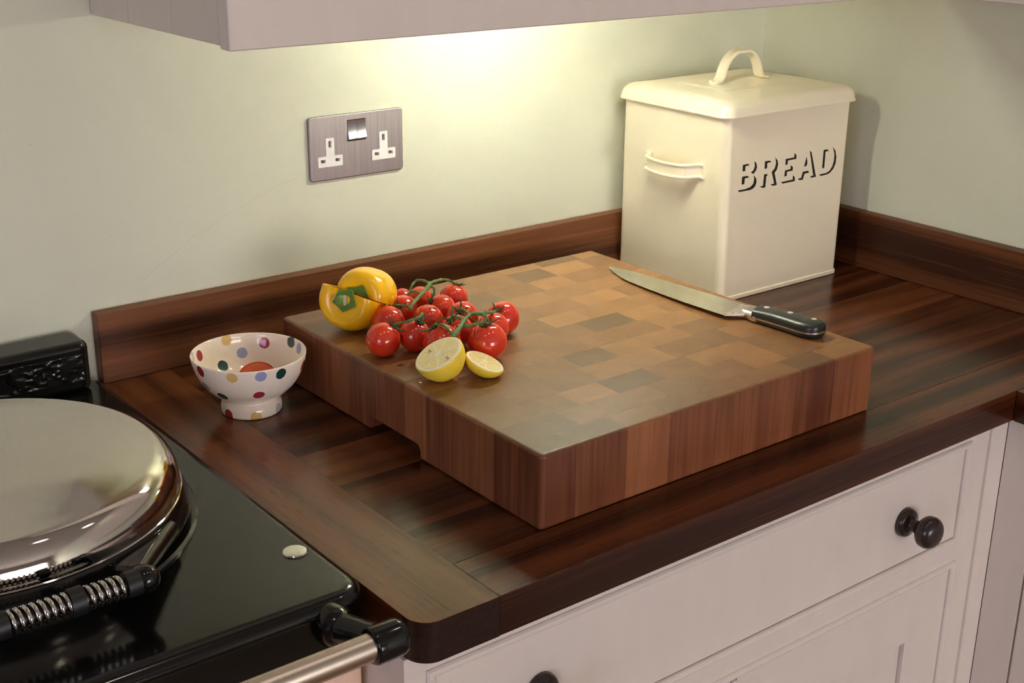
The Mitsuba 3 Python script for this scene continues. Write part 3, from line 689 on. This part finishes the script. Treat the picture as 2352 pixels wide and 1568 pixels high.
SPI = [("red", -0.0390, 0.0477, 0.0617), ("yel", 0.0032, 0.0626, 0.0673), ("blu", 0.0186, 0.0550, 0.0501), ("mar", 0.0430, 0.0438, 0.0608), ("grn", 0.0615, 0.0120, 0.0672), ("grn", -0.0090, 0.0521, 0.0405), ("gry", -0.0529, 0.0339, 0.0680), ("blu", 0.0630, -0.0060, 0.0640),
       ("red", -0.052, -0.034, 0.0600), ("yel", -0.020, -0.058, 0.0600), ("grn", 0.024, -0.056, 0.0610)]
COL = {"red": (0.30, 0.018, 0.020), "mar": (0.33, 0.028, 0.05), "yel": (0.72, 0.48, 0.17), "blu": (0.30, 0.34, 0.52), "grn": (0.010, 0.045, 0.040), "gry": (0.52, 0.50, 0.44)}
def bowl_glaze(p, n, uv):
    x, y, z = p.x - BC[0], p.y - BC[1], p.z - Z0
    c = mi.Color3f(0.90, 0.79, 0.65)
    r = dr.sqrt(x * x + y * y)
    inside = (n.x * x + n.y * y < 0) & (z > 0.019)
    for lst, inn in ((SPO, False), (SPI, True)):
        for nm, sx, sy, sz in lst:
            k = (1 if nm in ('red', 'grn') else 0.98)
            d = dr.sqrt(dr.square(x - sx) + dr.square(y - sy) + dr.square(z - sz))
            d = d + 0.0006 * (noise(x * 300, y * 300, z * 300) - 0.5)
            m = smoothstep(0.0071 * k, 0.0064 * k, d)
            m = dr.select(inside if inn else ~inside, m, 0.0)
            c = mix(c, COL[nm], m)
    return c
scene['m_glaze'] = {'type': 'bumpmap', 'scale': 1.0, 'arbitrary': proc(lambda p, n, uv: 0.00002 * noise(p.x * 60, p.y * 60, p.z * 60), 1e-3), 'bsdf': {'type': 'principled', 'base_color': proc(bowl_glaze), 'roughness': 0.12, 'specular': 0.55, 'clearcoat': 0.5, 'clearcoat_gloss': 0.98}}
scene['m_glaze'] = scene['m_glaze']['bsdf']
op = smooth_path([(a, 0, b) for a, b in outp], 4)[:, [0, 2]]
ip = smooth_path([(a, 0, b) for a, b in inp], 4)[:, [0, 2]]
bm = lathe(np.r_[op, ip], 96); bm.apply_translation(BC + [0, 0, 0.0003])
o = put('bowl', bm, 'm_glaze', smooth=True)
tag(o, 'footed cream bowl with red, blue, yellow and green spots beside the chopping board', 'bowl')

def half_ball(c, n, rad, squash=1.0, sub=4, bulge=0.0):
    """A cut fruit half: a half ellipsoid below a plane with normal n through c."""
    s = trimesh.creation.icosphere(subdivisions=sub, radius=rad)
    s.vertices[:, 2] *= squash
    man = to_man(s).trim_by_plane([0, 0, -1.0], 0.0)
    n = np.array(n, float); n /= np.linalg.norm(n)
    u = np.cross([0.2, 0.9, 0.3], n); u /= np.linalg.norm(u); w = np.cross(n, u)
    return man, frame_mat(c, u, w, n)
ht = thing('tomato_half', 'red tomato half lying inside the spotted bowl', 'tomato')
man, M = half_ball(BC + [0.013, 0.008, 0.0378], (-0.25, -0.35, 0.9), 0.0215, 0.66)
put('skin', tm(man).apply_transform(M), 'm_tomato', ht, smooth=40, uv=None)
dm = lathe([(0, 0.0002), (0.0188, 0.0002), (0.0186, 0.0008), (0.014, 0.0014), (0, 0.0016)], 40)
put('flesh', dm.apply_transform(M), 'm_tomato_flesh', ht)

# ------------------------------------------------------------------ tomatoes on the vine
TOM = [  # centre, radius, calyx point, label, spare
 ((-0.9711, -0.3228, 0.0994), 0.0198, (-0.9601, -0.3258, 0.1135), 'frontmost left vine tomato, nearest the bowl, beside the larger lemon half'),
 ((-0.9313, -0.2725, 0.0995), 0.0192, None, 'vine tomato touching the front yellow pepper half, behind the frontmost left tomato'),
 ((-0.9325, -0.3293, 0.0983), 0.0186, (-0.9284, -0.3349, 0.1150), 'vine tomato with an open star of sepals, second from left in the front row'),
 ((-0.8885, -0.2921, 0.0980), 0.0183, None, 'vine tomato in the middle of the heap, dotted with water drops'),
 ((-0.9260, -0.3746, 0.1010), 0.0215, (-0.9335, -0.3670, 0.1195), 'vine tomato directly behind the larger lemon half, under the thick cut vine end'),
 ((-0.8946, -0.2468, 0.0984), 0.0187, (-0.9138, -0.2610, 0.1130), 'vine tomato right of the pepper slit, under the upper vine'),
 ((-0.8496, -0.2649, 0.0969), 0.0171, (-0.8660, -0.2580, 0.1080), 'vine tomato with water drops, in front of the rearmost right tomato'),
 ((-0.8441, -0.2110, 0.0950), 0.0150, None, 'small vine tomato under the fork of the upper vine'),
 ((-0.8567, -0.1893, 0.0923), 0.0122, None, 'smallest vine tomato, at the back beside the whole-looking pepper half'),
 ((-0.8139, -0.2401, 0.0975), 0.0178, (-0.8090, -0.2400, 0.1155), 'rearmost right vine tomato with an upright sepal'),
 ((-0.8528, -0.3127, 0.0990), 0.0194, (-0.8680, -0.3260, 0.1165), 'vine tomato behind the dark sepals of the lower vine fork'),
 ((-0.8161, -0.3434, 0.0995), 0.0199, (-0.8310, -0.3490, 0.1125), 'rightmost vine tomato, standing clear on the board'),
 ((-0.8460, -0.3635, 0.0984), 0.0187, (-0.8620, -0.3720, 0.1085), 'vine tomato between the rightmost tomato and the large front one'),
 ((-0.8834, -0.4019, 0.1015), 0.0221, (-0.8870, -0.4020, 0.1235), 'largest vine tomato, at the front right behind the small lemon piece'),
 ((-0.8893, -0.3510, 0.0997), 0.0201, (-0.8990, -0.3530, 0.1178), 'vine tomato half hidden under the lower vine, behind the tomato by the lemon'),
]
def tomato_mesh(c, r, ax, k, dent):
    s = trimesh.creation.icosphere(subdivisions=4, radius=1.0)
    v = s.vertices.copy()
    z = v[:, 2]; rho = np.hypot(v[:, 0], v[:, 1]); ph = np.arctan2(v[:, 1], v[:, 0])
    dim = np.exp(-(rho / 0.24) ** 2) * (z > 0)
    wob = 1 + 0.012 * np.cos(3 * ph + k) * rho + 0.008 * np.cos(5 * ph + 2 * k) * rho * (z > 0)
    v[:, 0] *= wob; v[:, 1] *= wob
    v[:, 2] = z * 0.98 - dent * dim
    ax = np.array(ax, float); ax /= np.linalg.norm(ax)
    u = np.cross([0.37, 0.61, 0.11], ax); u /= np.linalg.norm(u); w = np.cross(ax, u)
    v = v[:, :1] * u + v[:, 1:2] * w + v[:, 2:] * ax
    return trimesh.Trimesh(v * r + np.array(c), s.faces, process=False), u, w, ax
def calyx_mesh(c, r, u, w, ax, seed):
    rg = random.Random(seed)
    base = np.array(c) + ax * r * 0.88
    parts = []
    n = 5
    for i in range(n):
        a = 2 * math.pi * i / n + rg.uniform(-0.25, 0.25)
        d = math.cos(a) * u + math.sin(a) * w
        L = r * rg.uniform(0.5, 0.85)
        lift = rg.uniform(0.1, 0.75)
        pts, rad = [], []
        for s in np.linspace(0, 1, 7):
            pts.append(base + d * L * s + ax * (0.0008 + r * (0.10 * s + lift * 0.45 * s * s)))
            rad.append(0.0015 * (1 - s) ** 0.7 + 0.00025)
        parts.append(tube(pts, rad, 6))
    parts.append(tube([base - ax * 0.0005, base + ax * 0.004], [0.0015, 0.0012], 8))
    return parts
tmeshes = []
for i, (c, r, cal, lab) in enumerate(TOM):
    c = np.array(c)
    ax = (np.array(cal) - c) if cal is not None else np.array([-0.25 + 0.1 * i % 0.5, -0.2, 0.75])
    m, u, w, a_ = tomato_mesh(c, r, ax, i, 0.13 if cal is not None else 0.0)
    lo = m.vertices[:, 2].min()
    m.apply_translation([0, 0, HB + 0.0002 - lo])
    c = c + [0, 0, HB + 0.0002 - lo]
    tmeshes.append(m)
    tk = thing('vine_tomato', lab, 'tomato', 'vine tomatoes on the chopping board')
    put('skin', m, 'm_tomato', tk, smooth=True, uv=(rng.random(), 0.35 + 0.3 * rng.random()))
    if cal is not None:
        put('calyx', calyx_mesh(c, r, u, w, a_, 40 + i), 'm_sepal', tk, smooth=40)
drops = [(3, (-0.1, -0.35, 0.93), 0.0014), (3, (0.25, -0.45, 0.86), 0.0019), (3, (-0.30, -0.55, 0.78), 0.0011), (6, (0.10, -0.25, 0.96), 0.0012), (6, (0.35, -0.40, 0.85), 0.0017),
         (6, (-0.15, -0.50, 0.85), 0.0010), (12, (0.05, -0.60, 0.80), 0.0019), (9, (-0.35, -0.45, 0.82), 0.0013), (9, (-0.10, -0.55, 0.83), 0.0010)]
where = {3: 'the tomato in the middle of the heap', 6: 'the tomato in front of the rearmost right one', 12: 'the tomato beside the rightmost one', 9: 'the rearmost right tomato'}
for i, d, rad in drops:
    c, r = np.array(TOM[i][0]), TOM[i][1]
    d = np.array(d) / np.linalg.norm(d)
    mesh_i = tmeshes[i]
    loc = mesh_i.vertices[np.argmax((mesh_i.vertices - c) @ d - 3 * np.linalg.norm((mesh_i.vertices - c) - np.outer((mesh_i.vertices - c) @ d, d), axis=1))]
    u = np.cross(d, [0.3, 0.8, 0.1]); u /= np.linalg.norm(u)
    m_ = lathe([(0, -0.0006), (rad, -0.0006), (rad, 0.0), (rad * 0.92, rad * 0.3), (rad * 0.6, rad * 0.62), (0, rad * 0.75)], 16)
    tag(put('water_drop', m_.apply_transform(frame_mat(loc, u, np.cross(d, u), d)), 'm_water', smooth=50), '%s clear water drop on %s' % ({0.0019: 'largest', 0.0017: 'largest', 0.0014: 'middle-sized', 0.0012: 'middle-sized', 0.0011: 'smallest', 0.0010: 'smallest', 0.0013: 'larger'}[rad] if i != 12 else 'single', where[i]), 'drop', 'water drops on %s' % where[i])
def vine(name, label, branches):
    key = thing(name, label, 'vine', 'tomato vines')
    for k, (nm, pts, r0, r1) in enumerate(branches):
        P = smooth_path(pts, 6)
        s = np.linspace(0, 1, len(P))
        rr = 1.18 * (r0 + (r1 - r0) * s) + 0.0003 * np.sin(s * 25 + k)
        put(nm, tube(P, rr, 10), 'm_vine', key, smooth=40)
    return key
v1 = vine('tomato_vine', 'upper green tomato vine arching over the rear tomatoes', [
 ('stem', [[-0.9156, -0.2942, 0.118], [-0.9088, -0.2894, 0.121], [-0.8929, -0.2777, 0.123], [-0.8777, -0.2673, 0.125], [-0.8671, -0.2605, 0.127], [-0.8573, -0.2514, 0.128]], 0.0016, 0.0023),
 ('branch', [[-0.8573, -0.2514, 0.128], [-0.8578, -0.2372, 0.128], [-0.8622, -0.2281, 0.126], [-0.8702, -0.2311, 0.122], [-0.8744, -0.2327, 0.116]], 0.0018, 0.0011),
 ('branch', [[-0.8573, -0.2514, 0.128], [-0.8419, -0.2448, 0.127], [-0.8259, -0.2394, 0.124], [-0.8150, -0.2407, 0.119], [-0.8095, -0.2410, 0.1155]], 0.0018, 0.0011),
 ('branch', [[-0.8829, -0.2695, 0.124], [-0.8788, -0.2525, 0.122], [-0.8809, -0.2447, 0.120], [-0.8863, -0.2438, 0.116]], 0.0014, 0.0010),
 ('branch', [[-0.9156, -0.2942, 0.118], [-0.9135, -0.2869, 0.120], [-0.9180, -0.2780, 0.119], [-0.9150, -0.2640, 0.1145]], 0.0014, 0.0010),
 ('branch', [[-0.8638, -0.2579, 0.127], [-0.8589, -0.2626, 0.126], [-0.8600, -0.2640, 0.119], [-0.8650, -0.2600, 0.1105]], 0.0014, 0.0010)])
v1b = vine('tomato_vine', 'short green vine piece over the two front left tomatoes', [
 ('stem', [[-0.9240, -0.3319, 0.125], [-0.9284, -0.3362, 0.124], [-0.9399, -0.3409, 0.124], [-0.9480, -0.3386, 0.122], [-0.9552, -0.3327, 0.120], [-0.9594, -0.3270, 0.1150]], 0.0017, 0.0012),
 ('branch', [[-0.9284, -0.3362, 0.124], [-0.9282, -0.3360, 0.120], [-0.9282, -0.3352, 0.1155]], 0.0013, 0.0010)])
v2 = vine('tomato_vine', 'lower green tomato vine with a thick cut end above the larger lemon half', [
 ('stem', [[-0.9330, -0.4051, 0.1185], [-0.9231, -0.3981, 0.1215], [-0.9119, -0.3903, 0.1232], [-0.9024, -0.3830, 0.125], [-0.8905, -0.3744, 0.126], [-0.8811, -0.3694, 0.126], [-0.8716, -0.3741, 0.126], [-0.8615, -0.3743, 0.125], [-0.8478, -0.3640, 0.120], [-0.8330, -0.3500, 0.1145]], 0.0026, 0.0012),
 ('branch', [[-0.9024, -0.3830, 0.125], [-0.9007, -0.3748, 0.126], [-0.8994, -0.3611, 0.125], [-0.8990, -0.3540, 0.1195]], 0.0016, 0.0011),
 ('branch', [[-0.9090, -0.3882, 0.123], [-0.9060, -0.3975, 0.125], [-0.8988, -0.4029, 0.1275], [-0.8920, -0.4060, 0.1290], [-0.8872, -0.4025, 0.1245]], 0.0016, 0.0011),
 ('branch', [[-0.8861, -0.3723, 0.126], [-0.8827, -0.3637, 0.126], [-0.8760, -0.3430, 0.124], [-0.8690, -0.3280, 0.118]], 0.0015, 0.0010),
 ('branch', [[-0.8725, -0.3734, 0.126], [-0.8720, -0.3824, 0.125], [-0.8680, -0.3830, 0.120], [-0.8630, -0.3740, 0.111]], 0.0014, 0.0010),
 ('branch', [[-0.9287, -0.3981, 0.1185], [-0.9274, -0.3887, 0.1225], [-0.9293, -0.3796, 0.1255], [-0.9330, -0.3720, 0.1250], [-0.9335, -0.3680, 0.1210]], 0.0015, 0.0011)])

# ------------------------------------------------------------------ yellow pepper, cut in two
VR, VU, VF = np.array([0.7878, -0.6158, 0.0099]), np.array([0.2032, 0.2750, 0.9397]), np.array([0.5814, 0.7384, -0.3418])   # directions on the counter: along, up and away
def pepper_solid(c, ax, roll, R, L, inset=0.0):
    ax = np.array(ax, float); ax /= np.linalg.norm(ax)
    u = np.cross(ax, [0, 0, 1.0]); u /= np.linalg.norm(u); w = np.cross(u, ax)
    NS, NP = 44, 72
    V = []
    for i in range(NS):
        s = (i + 0.5) / NS
        for k in range(NP):
            ph = 2 * math.pi * k / NP
            lobe = abs(math.cos(2 * (ph + roll)))
            env = (math.sin(math.pi * min(max(s, 0), 1) ** 0.80)) ** 0.50
            r = (R - inset) * env * (0.955 + 0.045 * lobe ** 0.8)
            a = 0.5 * L * math.cos(math.pi * s) * (1 - inset / R)
            dip = 0.16 * L * math.exp(-(r / (0.45 * R)) ** 2) * (1 if s < 0.5 else -0.6) 
            q = np.array(c) + ax * (a - dip) + (math.cos(ph) * u + math.sin(ph) * w) * r
            V.append(q)
    F = []
    for i in range(NS - 1):
        for k in range(NP):
            a, b = i * NP + k, i * NP + (k + 1) % NP
            F += [[a, a + NP, b + NP], [a, b + NP, b]]
    V = np.array(V)
    V = np.vstack([V, V[:NP].mean(0), V[-NP:].mean(0)])
    for k in range(NP):
        F.append([len(V) - 2, k, (k + 1) % NP])
        F.append([len(V) - 1, (NS - 1) * NP + (k + 1) % NP, (NS - 1) * NP + k])
    m = trimesh.Trimesh(V, np.array(F), process=False)
    man = to_man(m)
    if man.volume() < 0:
        m.invert(); man = to_man(m)
    return man, u, w, ax
PB = np.array([-0.9432, -0.2200, 0.1195])
ncut = VU * math.cos(math.radians(18.5)) + VR * math.sin(math.radians(18.5)) - VF * 0.05
ncut /= np.linalg.norm(ncut)
PAX = -VF - 0.34 * VR - 0.16 * VU
PAX = PAX / np.linalg.norm(PAX)
PRAD, PLEN = 0.0393, 0.072
lo = pepper_solid(PB, PAX, 0.5, PRAD, PLEN)[0].bounding_box()[2]
PB = PB + [0, 0, HB + 0.0003 - lo]
manB, pu, pw, pax = pepper_solid(PB, PAX, 0.5, PRAD, PLEN)
inB = pepper_solid(PB, PAX, 0.5, PRAD, PLEN, 0.0055)[0]
dcut = float(ncut @ PB + 0.0038)
def calyx_disc(c, ax, R, seed, thick=0.0022):
    """A leafy five-cornered collar that follows the shoulder of the fruit."""
    ax = np.array(ax) / np.linalg.norm(ax)
    u = np.cross(ax, [0, 0, 1.0]); u /= np.linalg.norm(u); w = np.cross(u, ax)
    rg = random.Random(seed)
    offs = [rg.uniform(0.9, 1.12) for _ in range(5)]
    P = []
    for k in range(10):
        a = 2 * math.pi * k / 10 + seed
        P.append((R * (offs[k // 2] if k % 2 == 0 else 0.80) * math.cos(a), R * (offs[k // 2] if k % 2 == 0 else 0.80) * math.sin(a)))
    e = extrude(Polygon(P).buffer(0.0008), thick)
    for _ in range(3):
        e = e.subdivide()
    r2 = e.vertices[:, 0] ** 2 + e.vertices[:, 1] ** 2
    e.vertices[:, 2] += 24 * r2 - 0.0022 * np.exp(-r2 / 0.005 ** 2) * 0
    return to_man(trimesh.Trimesh(e.vertices, e.faces, process=True).apply_transform(frame_mat(c, u, w, ax)))
def shoulder(c, ax, R, L, r):
    """Height along the axis of the pepper's skin at a distance r from the axis."""
    s_ = np.linspace(0.001, 0.5, 400)
    rr_ = R * np.sqrt(np.sin(np.pi * s_ ** 0.8)) * 0.98
    a_ = 0.5 * L * np.cos(np.pi * s_) - 0.16 * L * np.exp(-(rr_ / (0.45 * R)) ** 2)
    return float(np.interp(r, rr_, a_))
hB = shoulder(PB, pax, PRAD, PLEN, 0.004)
pb = thing('pepper_half', 'front half of a yellow pepper with a thick green stem, lying on the board corner', 'pepper', 'yellow pepper halves')
put('flesh', (manB - inB).trim_by_plane((-ncut).tolist(), -dcut), 'm_pepper', pb, smooth=40)
stub = msphere_hull([(PB + pax * (hB + 0.001) - 0.002 * VR, 0.0085), (PB + pax * (hB + 0.009) - 0.003 * VR - 0.001 * VU, 0.0072)], 24)
cutn = pax * 0.35 + VR * 0.93; cutn /= np.linalg.norm(cutn)
cutp = PB + pax * (hB + 0.008) + VR * 0.0022
stub = stub.trim_by_plane((-cutn).tolist(), -float(cutn @ cutp))
sk = put('stem', (calyx_disc(PB + pax * (hB + 0.0002), pax, 0.0140, 1) + stub).trim_by_plane((-ncut).tolist(), -(dcut + 0.0035)), 'm_pepper_stem', pb, smooth=35)
labels[sk] = {'label': 'green stem stub on a leafy collar'}
u_ = np.cross(cutn, VU); u_ /= np.linalg.norm(u_)
el = trimesh.creation.cylinder(radius=1.0, height=1.0, sections=28)
el.vertices *= [0.0040, 0.0064, 0.0012]
el.apply_transform(frame_mat(cutp - cutn * 0.0002 + pax * 0.0015, u_, np.cross(cutn, u_), cutn))
ck = put('cut_stem', el, 'm_stem_cut', pb, smooth=False)
labels[ck] = {'label': 'pale cut end of the stem'}
PA = PB + 0.0142 * VR + 0.0026 * VU + 0.0080 * VF
manA, _, _, _ = pepper_solid(PA, PAX, 0.62, 0.0352, 0.068)
inA = pepper_solid(PA, PAX, 0.62, 0.0352, 0.068, 0.0055)[0]
dA = dcut + 0.0009
hA = shoulder(PA, pax, 0.0352, 0.068, 0.004)
pa = thing('pepper_half', 'rear half of a yellow pepper, rounded and shiny, resting on the front half', 'pepper', 'yellow pepper halves')
put('flesh', (manA - inA).trim_by_plane(ncut.tolist(), dA), 'm_pepper', pa, smooth=40)
put('stem', (calyx_disc(PA + pax * (hA + 0.0002), pax, 0.0150, 2) + msphere_hull([(PA + pax * hA, 0.0065), (PA + pax * (hA + 0.003), 0.0050)], 16)).trim_by_plane(ncut.tolist(), dA + 0.0003), 'm_pepper_stem', pa, smooth=35)

# ------------------------------------------------------------------ lemons
def lemon(label, c, n, R, depth, seed, nub, groupname):
    key = thing('lemon_piece', label, 'lemon', groupname)
    n = np.array(n, float); n /= np.linalg.norm(n)
    u = np.cross([0.2, 0.5, 0.8], n); u /= np.linalg.norm(u); w = np.cross(n, u)
    prof = []
    for t_ in np.linspace(0, math.pi / 2, 20):
        prof.append((R * math.cos(t_) ** 0.92 if t_ < math.pi / 2 - 1e-6 else 0.0, -depth * math.sin(t_)))
    prof[-1] = (0.0, -depth)
    pr = [(R * 0.965, 0.0003)] + prof
    nubp = []
    for r_, z_ in pr:
        if r_ < 0.34 * R and nub > 0:
            z_ = z_ - nub * (1 - (r_ / (0.34 * R)) ** 2) ** 1.2
        nubp.append((r_, z_))
    peel = lathe(nubp[::-1], 72)
    peel.vertices += 0.0006 * (meshkit.fbm(peel.vertices * 120 + seed, 2)[:, None] - 0.5) * (peel.vertices / np.maximum(np.linalg.norm(peel.vertices, axis=1), 1e-6)[:, None])
    M = frame_mat(c, u, w, n)
    low = (peel.copy().apply_transform(M)).vertices[:, 2].min()
    M[2, 3] += HB + 0.0003 - low
    put('peel', peel.apply_transform(M), 'm_lemon', key, smooth=True)
    put('pith', lathe([(0, 0.0002), (R * 0.967, 0.0002), (R * 0.955, 0.0009), (R * 0.90, 0.0011), (0, 0.0011)], 64).apply_transform(M), 'm_pith', key)
    rg = random.Random(seed)
    N = 9
    cut = [2 * math.pi * i / N + rg.uniform(-0.10, 0.10) for i in range(N)]
    for i in range(N):
        a0, a1 = cut[i] + 0.025, (cut[(i + 1) % N] + (2 * math.pi if i == N - 1 else 0)) - 0.025
        pts = [(0.06 * R * math.cos((a0 + a1) / 2), 0.06 * R * math.sin((a0 + a1) / 2))]
        for a in np.linspace(a0, a1, 9):
            pts.append((0.865 * R * math.cos(a), 0.865 * R * math.sin(a)))
        q = Polygon(pts).buffer(-0.0009).buffer(0.0007)
        if q.is_empty:
            continue
        e = extrude(q, 0.0004); e.apply_translation([0, 0, 0.0010])
        put('segment', e.apply_transform(M), 'm_pulp', key, smooth=False)
    return key, M
l1c = np.array([-0.9640, -0.4220, 0.1070])
bt = -VF
n1 = bt * 0.50 + (-0.45 * VR + 0.80 * VU) * 0.90
lk, M1 = lemon('larger lemon half with cut face up, showing pips, at the front edge of the board', l1c, n1, 0.0283, 0.030, 3, 0.003, None)
for px_, py_ in ((0.55, -0.45), (-0.42, 0.30)):
    s = trimesh.creation.icosphere(subdivisions=2, radius=1.0)
    s.vertices *= [0.0036, 0.0020, 0.0014]
    s.apply_transform(trimesh.transformations.rotation_matrix(math.atan2(py_, px_), [0, 0, 1]))
    s.apply_translation([px_ * 0.0278, py_ * 0.0278, 0.0016])
    put('pip', s.apply_transform(M1), 'm_pip', lk, smooth=True)
l2c = np.array([-0.9164, -0.4412, 0.0990])
n2 = bt * 0.33 + (0.42 * VR + 0.90 * VU) * 0.94
lemon('smaller lemon end piece tilted on its peel, right of the larger lemon half', l2c, n2, 0.0225, 0.0150, 5, 0.0012, None)
for i, (x, y, r, lab) in enumerate(((-0.9849, -0.4160, 0.0021, 'clear drop of juice on the board edge, left of the larger lemon half'), (-0.9303, -0.4480, 0.0018, 'clear drop of juice under the smaller lemon piece'))):
    d = lathe([(0, 0), (r, 0), (r * 0.97, r * 0.25), (r * 0.7, r * 0.55), (0, r * 0.7)], 24)
    d.apply_translation([x, y, HB + 0.0002])
    tag(put('juice_drop', d, 'm_water', smooth=40), lab, 'drop')
s = trimesh.creation.icosphere(subdivisions=2, radius=1.0); s.vertices *= [0.0042, 0.0022, 0.0006]
s.vertices += 0.0004 * (meshkit.noise(s.vertices * 600)[:, None] - 0.5)
s.apply_translation([-0.9716, -0.3593, HB + 0.0008])
scene['m_scrap'] = principled((0.09, 0.012, 0.004), 0.2, 0.5)
tag(put('tomato_scrap', s, 'm_scrap', smooth=True), 'tiny dark red scrap on the board between a tomato and the lemon', 'scrap')

# ------------------------------------------------------------------ range cooker
rc_ = thing('range_cooker', 'black enamel range cooker with chrome domed lid at the left of the worktop', 'cooker')
KX1, KX0, KY0, KZ = -1.1885, -2.16, -0.6450, 0.0120
put('top_plate', rslab(KX0, KX1, KY0, -0.0015, -0.066, KZ, 0.034, 0.014, 10, 6), 'm_enamel_black', rc_)
put('front_panel', rslab(KX0 + 0.004, KX1 - 0.003, KY0 + 0.010, -0.002, ZF + 0.10, -0.0665, 0.02, 0.003, 6, 2), 'm_enamel_cream', rc_)
put('plinth', rslab(KX0 + 0.03, KX1 - 0.03, KY0 + 0.05, -0.05, ZF, ZF + 0.1, 0.02, 0.003, 4, 2), 'm_black_satin', rc_)
od = put('oven_door', rslab(0, 0.40, 0, 0.30, 0, 0.035, 0.04, 0.012, 8, 4).apply_transform(frame_mat([-1.66, KY0 + 0.012, -0.46], [1, 0, 0], [0, 0, 1], [0, -1, 0])), 'm_enamel_cream', rc_)
put('back_box', rslab(KX0 + 0.02, -1.2110, -0.058, -0.002, KZ - 0.001, 0.0735, 0.014, 0.009, 8, 5), 'm_enamel_black', rc_)
put('vent_strip', rbox(KX0 + 0.06, -1.2215, -0.0588, -0.0560, 0.0270, 0.0600, 0.0008, 2), 'm_enamel_cast', rc_, smooth=False)
# badge
put('badge', lathe([(0, 0), (0.0118, 0), (0.0118, 0.0010), (0.0108, 0.0019), (0, 0.0026)], 48).apply_transform(frame_mat([-1.2155, -0.5500, KZ], [1, 0, 0], [0, 1, 0], [0, 0, 1])), 'm_chrome', rc_)
# lid
LC = np.array([-1.4311, -0.3391, 0.0])
LT = frame_mat(LC, [1, 0, 0], [0, 1, 0], [0, 0, 1])
put('hotplate_ring', lathe([(0.0, KZ), (0.199, KZ), (0.199, KZ + 0.002), (0.196, KZ + 0.0038), (0.0, KZ + 0.0038)], 96).apply_transform(LT), 'm_enamel_black', rc_)
lid = put('lid', lathe([(0.0, 0.0165), (0.186, 0.0165), (0.1905, 0.0185), (0.1925, 0.0230), (0.1915, 0.0290), (0.1885, 0.0360), (0.1865, 0.0420), (0.1845, 0.0440), (0.0, 0.0440)], 128).apply_transform(LT), 'm_enamel_black', rc_)
dome = [(0.0, 0.0438), (0.1840, 0.0432), (0.1856, 0.0436), (0.1858, 0.0445), (0.1846, 0.0455), (0.1842, 0.0470)]
for t_ in np.linspace(0.08, math.pi / 2, 16):
    dome.append((0.1562 + 0.0280 * math.cos(t_), 0.0455 + 0.0365 * math.sin(t_)))
dome = dome[:-2] + [(r_, 0.0820 + 0.0145 * (1 - (r_ / 0.156) ** 2.5)) for r_ in np.linspace(0.156, 0.0, 28)]
put('dome', lathe(dome, 160).apply_transform(LT), 'm_chrome', lid, smooth=25)
HYc, HZc = -0.5690, 0.0455
for s in (-1, 1):
    X = lambda a: LC[0] + s * a
    arm = msphere_hull([((X(0.128), -0.474, 0.0300), 0.0095), ((X(0.058), -0.514, 0.0300), 0.0095), ((X(0.067), -0.552, 0.0420), 0.0078)], 24) + msphere_hull([((X(0.067), -0.552, 0.0420), 0.0085), ((X(0.066), HYc, HZc), 0.0124)], 20)
    put('handle_bracket', arm, 'm_enamel_black', lid, smooth=50)
    put('handle_collar', cyl([X(0.048), HYc, HZc], [X(0.060), HYc, HZc], 0.0112, 32), 'm_black_satin', lid)
put('handle_rod', cyl([LC[0] - 0.06, HYc, HZc], [LC[0] + 0.06, HYc, HZc], 0.0060, 24), 'm_black_satin', lid)
turns, half = 15, 0.0475
hp = []
for k in range(turns * 24 + 1):
    a = 2 * math.pi * k / 24
    hp.append([LC[0] - half + 2 * half * k / (turns * 24), HYc + 0.0088 * math.cos(a), HZc + 0.0088 * math.sin(a)])
put('handle_coil', tube(hp, 0.0021, 8), 'm_chrome', lid, smooth=50)
put('handle_tie', lathe([(0.0098, -0.006), (0.0120, -0.006), (0.0122, 0.006), (0.0098, 0.006), (0.0098, -0.006)], 32).apply_transform(frame_mat([LC[0] + 0.007, HYc, HZc], [0, 1, 0], [0, 0, 1], [1, 0, 0])), 'm_black_satin', lid)
# front rail
RY, RZ = -0.7050, -0.0020
put('rail', cyl([-2.10, RY, RZ], [-1.2280, RY, RZ], 0.0122, 48), 'm_steel', rc_)
for xb in (-1.2130, -2.115):
    cap_ = lathe([(0, -0.017), (0.0120, -0.017), (0.0152, -0.0162), (0.0165, -0.014), (0.0168, -0.004), (0.0168, 0.008), (0.0160, 0.0125), (0.0135, 0.0155), (0.0095, 0.0168), (0, 0.0172)], 40)
    cap_.apply_transform(frame_mat([xb - 0.003, RY, RZ], [0, 1, 0], [0, 0, 1], [1, 0, 0] if xb > -2 else [-1, 0, 0]))
    br = to_man(trimesh.Trimesh(cap_.vertices, cap_.faces, process=True)) + msphere_hull([((xb - 0.006, RY + 0.004, RZ), 0.0130), ((xb - 0.020, KY0 - 0.006, RZ - 0.008), 0.0145)], 24) \
        + msphere_hull([((xb - 0.020, KY0 - 0.004, RZ - 0.008), 0.019), ((xb - 0.020, KY0 + 0.004, RZ - 0.008), 0.019)], 24)
    put('rail_bracket', br, 'm_enamel_black', rc_, smooth=50)
